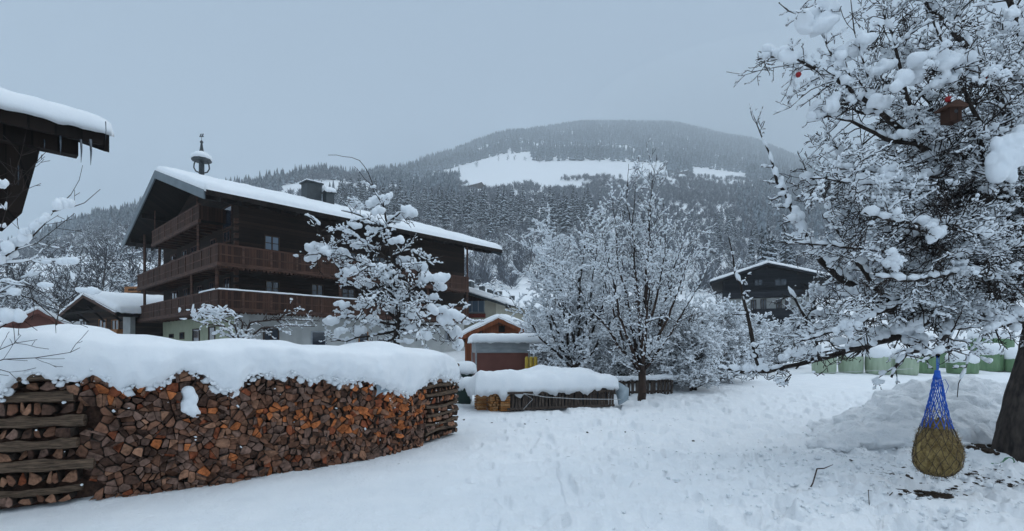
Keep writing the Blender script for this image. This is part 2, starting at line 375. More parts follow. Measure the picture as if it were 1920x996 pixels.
def terrain(x, y):
    x = np.asarray(x, float); y = np.asarray(y, float); R = np.hypot(x, y)
    az = np.clip(np.arctan2(x, y), _az[0], _az[-1]); D = R*np.cos(az)     # depth along the view for that azimuth
    lt = np.clip(np.log(np.maximum(D, .51)), _LY[0], _LY[-1])
    # cubic-ish in distance, cosine in azimuth
    j = np.clip(np.searchsorted(_LY, lt)-1, 0, len(TY)-2); t = (lt-_LY[j])/(_LY[j+1]-_LY[j])
    i = np.clip(np.searchsorted(_az, az)-1, 0, len(_az)-2); s = np.clip((az-_az[i])/(_az[i+1]-_az[i]), 0, 1); s = s*s*(3-2*s)*.5+s*.5
    Yv = np.exp(lt); Ya = np.array(TY)[j]; Yb = np.array(TY)[j+1]; t = (Yv-Ya)/(Yb-Ya)
    z = (1-s)*((1-t)*_tab[i, j]+t*_tab[i, j+1])+s*((1-t)*_tab[i+1, j]+t*_tab[i+1, j+1])
    far = smooth(80, 500, R)
    z = z+far*(fbm(x/120, y/120, 0, 4, 11)-.5)*np.clip(R*.012, 0, 14)
    return z
FOOT = []
_fr = random.Random(12)
def _walk(pts, step=.62):
    for a, b_ in zip(pts[:-1], pts[1:]):
        L_ = math.hypot(b_[0]-a[0], b_[1]-a[1]); n_ = int(L_/step); an = math.atan2(b_[1]-a[1], b_[0]-a[0])
        for i in range(n_):
            t = i/max(1, n_); sd = .11*(1 if i % 2 else -1); FOOT.append((a[0]+(b_[0]-a[0])*t-math.sin(an)*sd+_fr.gauss(0, .03), a[1]+(b_[1]-a[1])*t+math.cos(an)*sd+_fr.gauss(0, .03), an+_fr.gauss(0, .15), _fr.uniform(.035, .07)))
_walk([(.4, 2.5), (.7, 6), (.3, 9), (-.3, 12), (-.9, 17)]); _walk([(-.2, 11), (.9, 8), (2.0, 6.3), (3.8, 5.6)]); _walk([(1.4, 3), (2.6, 5), (4.2, 6.2), (5.2, 6.6)]); _walk([(3.0, 4.2), (5.5, 5.2)]); _walk([(1.2, 16), (2.0, 10), (2.4, 7)]); _walk([(-.2, 5.2), (-.6, 7.5), (.2, 11), (1.2, 14.5)]); _walk([(2.2, 4), (3.6, 7.5), (4.0, 8.2)])
for _i in range(70): FOOT.append((_fr.uniform(2.2, 6.6), _fr.uniform(4.4, 7.6), _fr.uniform(0, 3.14), _fr.uniform(.02, .06)))
def relief(x, y):                               # near-field snow relief
    R = np.hypot(x, y); near = 1-smooth(30, 60, R)
    # the walked-over part runs up the middle and to the right tree
    tr = np.clip(smooth(-1.6, 1.0, x-.16*y+.8)*(1-smooth(14, 19, y)), 0, 1)
    z = near*(fbm(x*.35, y*.35, 0, 3, 3)-.5)*.16
    z = z+near*(fbm(x*1.1, y*1.1, 0, 3, 5)-.5)*.07
    d = fbm(x*3.2, y*3.2, 0, 3, 21); z = z-near*(.10+.90*tr*smooth(.35, .65, fbm(x*.4+3, y*.4, 0, 2, 44)))*.075*smooth(.50, .66, d)
    d2 = noise3(x*4.6+9, y*3.1, 0, 33); z = z-near*tr*.10*smooth(.60, .78, d2)
    z = z+near*(.25+tr)*.035*(fbm(x*11, y*11, 0, 3, 8)-.5)*2
    sh = z.shape; xf = np.atleast_1d(x).ravel(); yf = np.atleast_1d(y).ravel(); zf = np.atleast_1d(z).astype(float).ravel().copy()
    for (fx, fy, fa, fd) in FOOT:
        m_ = np.nonzero((np.abs(xf-fx) < .5) & (np.abs(yf-fy) < .5))[0]
        if len(m_) == 0: continue
        dx = xf[m_]-fx; dy = yf[m_]-fy; u = (dx*math.cos(fa)+dy*math.sin(fa))/.15; v = (-dx*math.sin(fa)+dy*math.cos(fa))/.075; q = np.sqrt(u*u+v*v)+.25*(noise3(xf[m_]*14, yf[m_]*14, 0, 3)-.5)
        zf[m_] += -fd*(1-smooth(.75, 1.15, q))+fd*.35*np.exp(-((q-1.45)/.35)**2)
    return zf.reshape(sh)
def ground(x, y): return float(terrain(x, y))+float(relief(np.array(x, float), np.array(y, float)))
rad = [0.4]
while rad[-1] < 3000: rad.append(rad[-1]*(1.0135 if rad[-1] > 2.5 else 1.08) if rad[-1] < 60 else rad[-1]*1.022)
rad = np.array(rad)
azs = np.concatenate([np.linspace(-math.pi, -.95, 60, endpoint=False), np.linspace(-.95, .95, 900), np.linspace(.95, math.pi, 60)[1:]])
RR, AA = np.meshgrid(rad, azs, indexing='ij'); GX = RR*np.sin(AA); GY = RR*np.cos(AA); GZ = terrain(GX, GY)+relief(GX, GY)
nr, na = RR.shape; idx = np.arange(nr*na).reshape(nr, na)
q = np.stack([idx[:-1, :-1], idx[:-1, 1:], idx[1:, 1:], idx[1:, :-1]], -1).reshape(-1, 4)[:, ::-1]
g = mesh_np('snowy_ground', np.stack([GX, GY, GZ], -1).reshape(-1, 3), [q, idx[0][::-1].reshape(1, -1)[:, :na]], M['ground'], smooth_=True)
tagit(g, kind='structure')
del GX, GY, GZ, RR, AA

# ------------------------------------------------------------------ haze
mz = bpy.data.materials.new('haze_air'); mz.use_nodes = True; n = mz.node_tree.nodes; n.clear()
pv = n.new('ShaderNodeVolumePrincipled'); pv.inputs['Color'].default_value = (.86, .94, 1, 1); pv.inputs['Density'].default_value = .00050
pv.inputs['Anisotropy'].default_value = 0.0
oo = n.new('ShaderNodeOutputMaterial'); mz.node_tree.links.new(pv.outputs[0], oo.inputs['Volume'])
hb = MB().hexa([(-3200, -3200, -12), (3200, -3200, -12), (3200, 3200, -12), (-3200, 3200, -12), (-3200, -3200, 1400), (3200, -3200, 1400), (3200, 3200, 1400), (-3200, 3200, 1400)])
ho = hb.build('haze', mz); tagit(ho, kind='stuff')
mc = mz.copy(); mc.name = 'summit_mist'; mc.node_tree.nodes['Principled Volume'].inputs['Density'].default_value = .0011
v_, f_ = ico(5); cm = mesh_np('low_cloud', v_*np.array([900, 620, 230])+np.array([1250, 2500, 1130]), [f_], mc, smooth_=True); tagit(cm, 'thin low cloud veiling the right shoulder of the summit', 'cloud', kind='stuff')

# ------------------------------------------------------------------ big farmhouse
def fr(o, ang):
    U = Vector((math.sin(ang), math.cos(ang), 0)); V = Vector((-math.cos(ang), math.sin(ang), 0)); o = Vector(o)
    f = lambda u, v, z: Vector((o.x, o.y, 0))+U*u+V*v+Vector((0, 0, z))
    f.U = U; f.V = V; f.o = o
    def u_at(px, v):                            # where along the long side a photo column falls on the plane v
        k = (px-960)/F; p0 = f(0, v, 0); return (k*p0.y-p0.x)/(U.x-k*U.y)
    def v_at(px, u):
        k = (px-960)/F; p0 = f(u, 0, 0); return (k*p0.y-p0.x)/(V.x-k*V.y)
    def z_at(py, u, v): return CH+(HOR-py)/F*f(u, v, 0).y
    f.u_at = u_at; f.v_at = v_at; f.z_at = z_at; return f
def lbox(mb, f, u0, u1, v0, v1, z0, z1, m=0):
    return mb.hexa([f(u0, v0, z0), f(u1, v0, z0), f(u1, v1, z0), f(u0, v1, z0), f(u0, v0, z1), f(u1, v0, z1), f(u1, v1, z1), f(u0, v1, z1)], m)
def window(parent, f, side, a0, a1, z0, z1, plane, nx=2, nz=1, frm='frame', gl='glass', sill=True, name='window'):
    """side 'L' = long side (a is u, plane is v), 'G' = gable side (a is v, plane is u); outward is negative"""
    fm = MB(); t = .07; d = .06
    def bx(mb, x0, x1, q0, q1, y0, y1):
        if side == 'L': lbox(mb, f, x0, x1, plane-y1, plane-y0, q0, q1)
        else: lbox(mb, f, plane-y1, plane-y0, x0, x1, q0, q1)
    bx(fm, a0, a1, z0, z0+t, 0, d); bx(fm, a0, a1, z1-t, z1, 0, d); bx(fm, a0, a0+t, z0+t, z1-t, 0, d); bx(fm, a1-t, a1, z0+t, z1-t, 0, d)
    for i in range(1, nx): x = a0+(a1-a0)*i/nx; bx(fm, x-t*.5, x+t*.5, z0+t, z1-t, 0, d*.9)
    for i in range(1, nz+1):
        if nz > 0 and i < nz: z = z0+(z1-z0)*i/nz; bx(fm, a0+t, a1-t, z-.02, z+.02, 0, d*.8)
    w = fm.build(name, M[frm], parent)
    pm = MB(); bx(pm, a0+t*.8, a1-t*.8, z0+t*.8, z1-t*.8, .004, .02); pm.build('pane', M[gl], w)
    if sill: sm = MB(); bx(sm, a0-.06, a1+.06, z0-.06, z0-.005, 0, .12); sm.build('sill', M[frm], w)
    return w
HF = fr((-15.63, 27.0), math.radians(42.5))
H = thing('farmhouse', 'big dark timber farmhouse with three tiers of balconies, bell turret and broad snowy roof', 'house', (HF(1.3, 1.1, .4)))
u0, u1, v0, v1 = 1.4, 18.6, 1.15, 16.9
RZ, EZ = 12.85, 9.6; VR = 9.0; ve0, ve1 = -.6, 18.6; ue0, ue1 = -.81, 21.2
def roofz(v): return RZ-(RZ-EZ)*abs(v-VR)/(VR-ve0)
mb = MB(); lbox(mb, HF, u0, u1, v0, v1, -.5, 3.72); mb.build('ground_floor_wall', [M['plaster']], H)
mb = MB()                                        # green painted gable plaster, proud of the ground-floor wall
lbox(mb, HF, u0-.03, u0-.003, v0+.6, v1, -.4, 3.65); mb.build('painted_gable_plaster', M['green'], H)
mb = MB()
gz = roofz(v0)-.35
mb.prism([HF(u0, v0, 3.72), HF(u0, v1, 3.72), HF(u0, v1, gz), HF(u0, VR, RZ-.4), HF(u0, v0, gz)], HF.U*(u1-u0)); mb.build('timber_wall', M['wall'], H)
mb = MB()                                        # corner log ends and pale corner panel
for z in np.arange(4.0, 9.0, .42): mb = MB(); lbox(mb, HF, u0-.22, u0-.004, v0-.02, v0+.2, z, z+.26); mb.build('corner_log_end', M['balc2'], H)
roof = MB()
for s_, ve in ((0, ve0), (1, ve1)):
    n_ = HF(ue0, VR, RZ); e_ = HF(ue0, ve, EZ); t = Vector((0, 0, .2))
    roof.prism([n_, e_, e_-t, n_-t], HF.U*(ue1-ue0))
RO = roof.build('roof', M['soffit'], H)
fm = MB()
for ve in (ve0, ve1):                              # verge boards, front and back
    for uu in (ue0-.08, ue1+.003):
        a_ = HF(uu, VR, RZ+.04); b_ = HF(uu, ve, EZ+.04); a2 = HF(uu, VR, RZ-.48); b2 = HF(uu, ve, EZ-.44)
        fm = MB(); fm.prism([a_, b_, b2, a2], HF.U*.075); fm.build('verge_board', M['metal'], RO)
fm = MB(); lbox(fm, HF, ue0, ue1, ve0-.12, ve0-.01, EZ-.20, EZ+.05); fm.build('eave_gutter', M['soffit'], RO)
rb = MB()
for uu in np.arange(0, 21, 1.0):                   # rafters below the eaves
    for (va, vb) in ((ve0+.05, v0), (ve1-.05, v1)):
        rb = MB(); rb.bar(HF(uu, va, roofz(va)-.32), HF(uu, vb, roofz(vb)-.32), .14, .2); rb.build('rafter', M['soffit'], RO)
for vv in (ve0+1.2, 4.2, VR, 13.8, ve1-1.2):        # purlins carrying the gable overhang
    for ua, ub_ in ((ue0+.2, u0+.3), (ue1-.2, u1-.3)): rb = MB(); rb.bar(HF(ua, vv, roofz(vv)-.38), HF(ub_, vv, roofz(vv)-.38), .22, .3); rb.build('purlin', M['soffit'], RO)
snow_slab('roof_snow', [HF(ue0-.02, ve0-.08, EZ+.02), HF(ue1, ve0-.08, EZ+.02), HF(ue1, VR, RZ+.02), HF(ue0-.02, VR, RZ+.02)], .42, RO, 160, 30, 4, .22, .05, edge=.10)
snow_slab('roof_snow', [HF(ue0-.02, VR, RZ+.02), HF(ue1, VR, RZ+.02), HF(ue1, ve1, EZ+.02), HF(ue0-.02, ve1, EZ+.02)], .30, RO, 80, 20, 5, .22, .03, edge=.10)
def balcony(z0, z1, va, vb, ub, rail_snow, long_side=True, gab=(0, 18)):
    b = MB(); lbox(b, HF, 0.04, u0, gab[0]+.04, gab[1], z0-.1, z0)
    if long_side: lbox(b, HF, u0, ub, 0.04, v0, z0-.1, z0)
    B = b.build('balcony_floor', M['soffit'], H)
    for bx_ in [(-.05, .03, gab[0], gab[1]), (.03, ub, -.05, .03) if long_side else (.03, u0, gab[0], gab[0]+.08), (.03, u0, gab[1]-.08, gab[1])]:
        p = MB(); lbox(p, HF, *bx_, z0-.08, z1-.09); p.build('balcony_parapet', M['balc'], B)
    for (za, zb, o_) in ((z1-.09, z1, .07), (z0-.28, z0-.08, .10), (z0+.3, z0+.36, .07)):
        r = MB(); lbox(r, HF, -o_, .05 if za != z0+.3 else -.052, gab[0]-(o_ if long_side else 0), gab[1], za, zb)
        if long_side: lbox(r, HF, .05, ub, -o_, .05 if za != z0+.3 else -.052, za, zb)
        r.build('balcony_rail', M['balc2'], B)
    for side_ in ((0, 1) if long_side else (0,)):     # scalloped trim under the parapet
        t_ = MB(); n_ = int((gab[1]-gab[0] if side_ == 0 else ub)/.22)
        for q in range(n_):
            w0 = (gab[0] if side_ == 0 else 0)+q*.22; g_ = (lambda w, z, o: HF(o, w, z)) if side_ == 0 else (lambda w, z, o: HF(w, o, z))
            t_.prism([g_(w0+.01, z0-.285, -.09), g_(w0+.21, z0-.285, -.09), g_(w0+.17, z0-.37, -.09), g_(w0+.11, z0-.41, -.09), g_(w0+.05, z0-.37, -.09)], (HF.U if side_ == 0 else HF.V)*.03)
        t_.build('carved_trim', M['balc'], B)
    for vv in np.arange(gab[0]+1.2, gab[1]-.2, 1.5): j = MB(); lbox(j, HF, -.085, -.052, vv-.06, vv+.06, z0-.079, z1-.091); j.build('parapet_stile', M['balc2'], B)
    if long_side:
        for uu in np.arange(1.2, ub-.2, 1.5): j = MB(); lbox(j, HF, uu-.06, uu+.06, -.085, -.052, z0-.079, z1-.091); j.build('parapet_stile', M['balc2'], B)
    for vv in np.arange(gab[0]+.7, gab[1]-.2, .95): j = MB(); j.bar(HF(.1, vv, z0-.22), HF(u0+.1, vv, z0-.22), .14, .2); j.build('balcony_joist', M['balc2'], B)
    if long_side:
        for uu in np.arange(.9, ub-.2, 1.1): j = MB(); j.bar(HF(uu, .1, z0-.22), HF(uu, v0+.1, z0-.22), .14, .2); j.build('balcony_joist', M['balc2'], B)
    return B
b1 = balcony(3.78, 4.68, 0, 18, 18.0, True)
b2 = balcony(6.2, 7.12, 0, 18, 18.0, True)
b3 = balcony(9.0, 9.82, 3.1, 13.4, 0, False, False, (3.1, 13.6))
snow_slab('rail_snow', [HF(-.09, -.09, 4.69), HF(9.5, -.09, 4.69), HF(9.5, .03, 4.69), HF(-.09, .03, 4.69)], .05, b1, 60, 8, 3, .6, .02)
snow_slab('rail_snow', [HF(-.09, .3, 4.69), HF(.07, .3, 4.69), HF(.07, 3.0, 4.69), HF(-.09, 3.0, 4.69)], .05, b1, 30, 8, 3, .6, .02)
for (uu, vv, za, zb) in [(.05, 16.2, 3.7, 6.0), (.05, 16.2, 7.0, 10.0), (.9, 15.8, 7.0, 10.0), (.0, 4.6, 4.6, 6.0), (.0, 3.4, 7.1, 8.8), (.02, .35, 4.6, 6.0), (7.0, .02, 4.6, 6.1), (14, .02, 4.6, 6.1), (17.9, .02, 4.6, 9.5)]:
    p = MB(); p.bar(HF(uu, vv, za), HF(uu, vv, zb), .13, .13); p.build('balcony_post', M['balc2'], H)
for (vv, zb) in ((3.6, 10.4), (13.0, 10.4)):
    p = MB(); p.bar(HF(.0, vv, 9.8), HF(.0, vv, roofz(vv)-.3), .07, .07); p.build('balcony_post', M['balc2'], H)
# windows: long side
def LW(px0, px1, py0, py1, nx=2, nz=1, frm='frdark', gl='glass', v=v0, **k):
    a = HF.u_at(px0, v); b = HF.u_at(px1, v); z0 = HF.z_at(py1, a, v); z1 = HF.z_at(py0, a, v); return window(H, HF, 'L', a, b, z0, z1, v, nx, nz, frm, gl, **k)
def GW(px0, px1, py0, py1, nx=2, nz=1, frm='frdark', gl='glass', u=u0, **k):
    a = HF.v_at(px1, u); b = HF.v_at(px0, u); z0 = HF.z_at(py1, u, a); z1 = HF.z_at(py0, u, a); return window(H, HF, 'G', a, b, z0, z1, u, nx, nz, frm, gl, **k)
LW(495, 524, 440, 469, 2, 2, 'frdark', 'glass2'); LW(497, 524, 526, 553, 2, 2, 'frdark', 'glass'); LW(583, 606, 532, 556, 2, 2)
LW(640, 668, 470, 492, 2, 2); LW(700, 722, 480, 500, 2, 2); LW(640, 665, 540, 560, 2, 2)
LW(493, 523, 615, 643, 2, 1, 'frdark', 'glass', sill=False)
w = LW(583, 611, 621, 665, 1, 1, 'frame', 'glass', sill=False, name='door'); 
LW(672, 690, 622, 650, 1, 1, 'woodglow', 'glass', sill=False, name='shutter'); LW(835, 850, 618, 640, 2, 1, 'frame')
for a in [(420, 433, 430, 452), (396, 406, 446, 458), (359, 371, 459, 472), (342, 352, 467, 479), (321, 330, 476, 487)]: GW(*a, frm='woodglow' if a[0] == 420 else 'balc')  if False else GW(*a, frm='balc2')
for a in [(421, 432, 519, 543), (394, 402, 528, 546), (371, 380, 535, 552), (345, 353, 540, 556), (322, 333, 545, 562)]: GW(*a, frm='balc2')
for a in [(392, 404, 612, 650), (362, 375, 616, 655), (338, 346, 623, 636), (318, 326, 626, 634)]: GW(*a, frm='frdark', nx=1, u=u0-.03, sill=False)
GW(418, 436, 382, 425, nx=1, frm='balc2', gl='glass', sill=False)
ch = MB()
def chimney(px, v, ztop, w, d, snowy):
    uu = HF.u_at(px, v); c = MB(); lbox(c, HF, uu-w/2, uu+w/2, v-d/2, v+d/2, roofz(v)-.3, ztop-.14); C_ = c.build('chimney', M['dkmetal'], RO)
    k = MB(); lbox(k, HF, uu-w/2-.12, uu+w/2+.12, v-d/2-.12, v+d/2+.12, ztop-.14, ztop); k.build('chimney_cap', M['dkmetal'], C_)
    if snowy: snow_slab('chimney_snow', [HF(uu-w/2-.1, v-d/2-.1, ztop), HF(uu+w/2+.1, v-d/2-.1, ztop), HF(uu+w/2+.1, v+d/2+.1, ztop), HF(uu-w/2-.1, v+d/2+.1, ztop)], snowy, C_, 14, 14, 8)
chimney(584, VR-.6, 14.35, 1.15, 1.0, .06); chimney(616, VR-1.2, 13.75, .65, .6, .42)
# bell turret
bc = HF(HF.u_at(378, VR), VR, 0); bz = RZ-.1
BT = MB(); BT.bar((bc.x, bc.y, bz), (bc.x, bc.y, bz+1.35), .24, .24); TT = BT.build('bell_turret', M['dkmetal'], H)
for k in range(4):
    q = MB(); a = k*math.pi/2+.35; dx, dy = math.cos(a), math.sin(a)
    q.tube([(bc.x+dx*r, bc.y+dy*r, bz+z) for r, z in ((.08, .62), (.34, .72), (.46, .95), (.44, 1.2), (.36, 1.42))], .045, 6); q.build('turret_bracket', M['dkmetal'], TT)
q = MB().lathe((bc.x, bc.y, bz+1.38), [(.36, 0), (.62, .06), (.60, .16), (.2, .62), (.12, .8), (.06, 1.25), (.03, 1.28)], 10); q.build('turret_roof', M['dkmetal'], TT)
q = MB().lathe((bc.x, bc.y, bz+1.54), [(.5, 0), (.66, .06), (.6, .26), (.36, .46), (.13, .55), (.1, .5)], 16); q.build('turret_snow', M['snow'], TT, True)
q = MB().lathe((bc.x, bc.y, bz+2.6), [(.01, 0), (.1, .08), (.1, .16), (.015, .26), (.012, .7)], 8); q.bar((bc.x-.14, bc.y, bz+3.1), (bc.x+.14, bc.y, bz+3.1), .03, .05); q.bar((bc.x-.10, bc.y, bz+3.12), (bc.x-.05, bc.y, bz+3.28), .03, .05); q.bar((bc.x+.05, bc.y, bz+3.12), (bc.x+.11, bc.y, bz+3.30), .03, .06)
q.build('weather_vane', M['dkmetal'], TT)

# ------------------------------------------------------------------ smaller gabled buildings
def gable_house(name, label, cat, front, b, hw, ln, rz, ez, gz, wallm, over=.8, fover=1.0, snow=.3, lowm=None, lowz=None, vergem='balc2', seed=1, roofm='soffit', asym=None):
    """front = (X,Y) of the ridge's front end; gable faces the camera; b = angle of the ridge"""
    f = fr((front[0], front[1]), b); T_ = thing(name, label, cat, f(fover, 0, gz))
    hwl = asym or hw
    sl_ = (rz-ez)/hw; k = MB(); wr = hw-over; wl = hwl-over
    zr = rz-sl_*wr-.2; zl = rz-sl_*wl-.2
    base = gz-.6 if lowz is None else lowz
    k.prism([f(fover, -wr, base), f(fover, wl, base), f(fover, wl, zl), f(fover, 0, rz-.22), f(fover, -wr, zr)], f.U*(ln-2*fover)); k.build('wall', M[wallm], T_)
    if lowz is not None:
        k = MB(); lbox(k, f, fover+.004, ln-fover-.004, -wr+.004, wl-.004, gz-.6, lowz-.002); k.build('ground_floor_wall', M[lowm], T_)
    r = MB(); t = Vector((0, 0, .16))
    for h_ in (-hw, hwl): a_ = f(0, 0, rz); e_ = f(0, h_, rz-sl_*abs(h_)); r.prism([a_, e_, e_-t, a_-t], f.U*ln)
    R_ = r.build('roof', M[roofm], T_)
    r = MB()
    for h_ in (-hw, hwl):
        for uu in (-.07, ln+.003): r = MB(); r.prism([f(uu, 0, rz+.03), f(uu, h_, rz-sl_*abs(h_)+.03), f(uu, h_, rz-sl_*abs(h_)-.28), f(uu, 0, rz-.28)], f.U*.065); r.build('verge_board', M[vergem], R_)
    for h_ in (-hw+.15, -hw*.5, 0, hwl*.5, hwl-.15):
        z_ = rz-sl_*abs(h_)-.28; r = MB(); r.bar(f(.05, h_, z_), f(fover+.1, h_, z_), .16, .22); r.build('purlin', M[roofm], R_)
    snow_slab('roof_snow', [f(-.05, -hw, ez+.02), f(ln, -hw, ez+.02), f(ln, 0, rz+.02), f(-.05, 0, rz+.02)], snow, R_, 50, 20, seed, .25, .04, edge=.12)
    zL = rz-sl_*hwl
    snow_slab('roof_snow', [f(-.05, 0, rz+.02), f(ln, 0, rz+.02), f(ln, hwl, zL+.02), f(-.05, hwl, zL+.02)], snow, R_, 50, 20, seed+1, .25, .04, edge=.12)
    return T_, f, R_
def gwin(T_, f, u, px0, px1, py0, py1, **k):
    a = f.v_at(px1, u); b = f.v_at(px0, u); z0 = f.z_at(py1, u, a); z1 = f.z_at(py0, u, a); return window(T_, f, 'G', a, b, z0, z1, u, **k)
# left low house
T1, f1, R1 = gable_house('farm_cottage', 'low brown timber house with snowy gable roof and white pillar, left of the big farmhouse', 'house', (-33.8, 40), math.radians(32), 5.85, 15, 5.75, 4.15, 1.3, 'wall2', over=1.2, fover=1.4, snow=.38, seed=21)
gwin(T1, f1, 1.4, 186, 200, 598, 617, frm='woodglow', nx=2); gwin(T1, f1, 1.4, 210, 224, 599, 620, frm='woodglow', nx=2); gwin(T1, f1, 1.4, 152, 164, 602, 616, frm='frdark')  # two lit windows: their warm glow is painted as orange frames
k = MB(); lbox(k, f1, .5, 1.38, -4.6, 1.4, 2.35, 2.9); k.build('balcony_parapet', M['woodglow'], T1)
k = MB(); k.bar(f1(1.2, -4.85, .8), f1(1.2, -4.85, 4.3), .55, .5); k.build('pillar', M['plaster'], T1)
for s_ in (-3, 0, 3):
    k = MB(); k.bar(f1(1.35, s_, 3.6), f1(.2, s_*1.05, 4.6+.3*(s_ == 0)), .12, .14); k.build('brace', M['soffit'], T1)
k = MB(); k.bar(f1(.2, -4.2, 4.35), f1(.2, 4.2, 4.35), .14, .18); k.build('tie_beam', M['soffit'], T1)
# house behind it
T2, f2, R2 = gable_house('inn_house', 'brown house with pale wooden signboard on its gable, behind the low cottage at left', 'house', (-38.5, 56), math.radians(20), 7.0, 16, 10.2, 7.3, 2.2, 'wall2', over=1.0, fover=1.2, snow=.35, seed=31, vergem='metal')
k = MB(); a = P(233, 538, 54.5); b_ = P(270, 549, 54.5); k.hexa([(a.x, a.y, b_.z), (b_.x, a.y-.55, b_.z), (b_.x, a.y-.47, b_.z), (a.x, a.y+.08, b_.z), (a.x, a.y, a.z), (b_.x, a.y-.55, a.z), (b_.x, a.y-.47, a.z), (a.x, a.y+.08, a.z)]); SB = k.build('signboard', M['woodglow'], T2)
k = MB(); rr = random.Random(5)
for i in range(9):
    t = .26+i*.064; X = a.x+(b_.x-a.x)*t; Yy = a.y-.55*t-.02; h_ = rr.uniform(.12, .26)
    k.hexa([(X, Yy-.02, b_.z+.18), (X+.08, Yy-.02, b_.z+.18), (X+.08, Yy, b_.z+.18), (X, Yy, b_.z+.18), (X, Yy-.02, b_.z+.18+h_), (X+.08, Yy-.02, b_.z+.18+h_), (X+.08, Yy, b_.z+.18+h_), (X, Yy, b_.z+.18+h_)])
k.build('lettering', M['soffit'], SB)
gwin(T2, f2, 1.2, 245, 252, 530, 537, frm='frame', gl='glass2', nx=1); gwin(T2, f2, 1.2, 255, 261, 530, 537, frm='frame', gl='glass2', nx=1)
gwin(T2, f2, 1.2, 230, 238, 549, 556, frm='frame', gl='glass2'); gwin(T2, f2, 1.2, 240, 255, 550, 557, frm='frame', gl='glass')
# little red gable
T3, f3, R3 = gable_house('red_hut', 'small dark red board hut behind the left part of the woodpile', 'hut', (P(70, 580, 30).x, 30), math.radians(-38), 1.9, 3.2, 3.85, 2.55, .9, 'rust', over=.2, fover=.2, snow=.2, seed=41, vergem='rust', roofm='rust')
# cream house in the middle
fc = fr((P(930, 600, 45).x, 45), math.radians(17)); cc = fc(0, 9, 0)
T4, f4, R4 = gable_house('cream_house', 'cream plastered house with brown gable and row of roof vents, right of the big farmhouse', 'house', (cc.x-.29, cc.y-.95), math.radians(17), 10.4, 17, 8.6, 5.3, 1.4, 'cream', over=1.4, fover=1.0, snow=.38, seed=51, vergem='dkmetal')
w4 = gwin(T4, f4, 1.0, 862, 909, 560, 586, frm='frame', gl='glass2', nx=4)
k = MB(); va = f4.v_at(909, .7); vb = f4.v_at(866, .7); zt = f4.z_at(586, .7, va); lbox(k, f4, .62, .92, va, vb, zt-.45, zt-.1); k.build('window_box', M['flower'], T4)
k = MB(); va = f4.v_at(928, 1.0); k.prism([f4(.9, va+.2, 5.05), f4(.9, 8.8, 5.05), f4(.9, 1.0, 7.9), f4(.9, .0, 8.1)], f4.U*.095); 
k = MB(); k.prism([f4(.88, -8.2, 5.7), f4(.88, 8.2, 5.7), f4(.88, 0, 8.25)], f4.U*.11); k.build('gable_boarding', M['balc'], T4)
for (px, sz) in ((878, 1.0), (904, .55), (921, .8), (934, .8), (960, .6)):
    v = -3.6; uu = f4.u_at(px, v); zz = 8.6-(3.3/10.4)*3.6; k = MB(); lbox(k, f4, uu-sz*.5, uu+sz*.5, v-sz*.5, v+sz*.5, zz-.3, zz+.95); C_ = k.build('roof_vent', M['dkmetal'], R4)
    snow_slab('vent_snow', [f4(uu-sz*.5, v-sz*.5, zz+.96), f4(uu+sz*.5, v-sz*.5, zz+.96), f4(uu+sz*.5, v+sz*.5, zz+.96), f4(uu-sz*.5, v+sz*.5, zz+.96)], .12, C_, 10, 10, 3)
for px in (1000,):
    uu = f4.u_at(px, -9.0); window(T4, f4, 'L', uu, uu+1.2, 3.4, 4.7, -9.0, 2, 1, 'frame', 'glass')
# orange shed
T5, f5, R5 = gable_house('orange_shed', 'orange-brown board shed with snowy gable roof behind the brown box trailer', 'shed', (P(936, 592, 28).x, 28), math.radians(10), 2.55, 4.5, 3.22, 2.05, .35, 'wallred', over=.25, fover=.35, snow=.28, seed=61, vergem='wallred', roofm='balc2', asym=2.3)
k = MB(); f5b = f5; lbox(k, f5, .30, .348, -.25, .1, 2.4, 2.75); k.build('gable_hatch', M['soffit'], T5)
# chalet on the right
T6, f6, R6 = gable_house('black_chalet', 'near-black wooden chalet with white-framed windows seen through the branches of the apple tree', 'house', (P(1440, 490, 55).x, 55), math.radians(24), 5.9, 13, 10.75, 8.95, 2.6, 'wallblk', over=1.3, fover=1.5, snow=.25, seed=71, vergem='wallblk')
lb = MB(); lbox(lb, f6, 1.47, 1.496, -4.2, 4.2, 5.6, 7.0); lb.build('pale_wall_panel', M['plaster'], T6)
for a in ((1408, 1418, 562, 580), (1426, 1437, 560, 580), (1455, 1466, 560, 578), (1472, 1480, 560, 578)): gwin(T6, f6, 1.45, *a, frm='frdark', gl='glass', sill=False)
for a in ((1414, 1430, 524, 536), (1452, 1476, 522, 536)): gwin(T6, f6, 1.5, *a, frm='wallblk', gl='glass', sill=False)
for (za, zb) in ((4.75, 5.75), (7.0, 7.75)):
    k = MB(); lbox(k, f6, .3, .4, -4.6, 4.6, za, zb); lbox(k, f6, .4, 1.44, -4.6, 4.6, za, za+.12); k.build('balcony', M['wallblk'], T6)
for s_ in (-4.4, 4.4): k = MB(); k.bar(f6(.5, s_, 2), f6(.5, s_, 9), .16, .16); k.build('balcony_post', M['wallblk'], T6)
# far barns on the slopes
def barn(px, py, Y, w, lab, wm='wall2'):
    c = P(px, py, Y); gz_ = float(terrain(c.x, c.y)); return gable_house('hill_barn', lab, 'barn', (c.x, c.y), math.radians(-55), w*.55, w*1.5, gz_+w*.62, gz_+w*.36, gz_, wm, over=.3, fover=.4, snow=.5, seed=81, vergem=wm, roofm=wm)
barn(903, 352, 640, 14, 'small brown barn on the snowy slope above the spruce belt'); barn(1290, 338, 880, 13, 'tiny dark barn far up at the right end of the snow meadow'); barn(884, 353, 660, 7, 'low shed just left of the brown hillside barn')

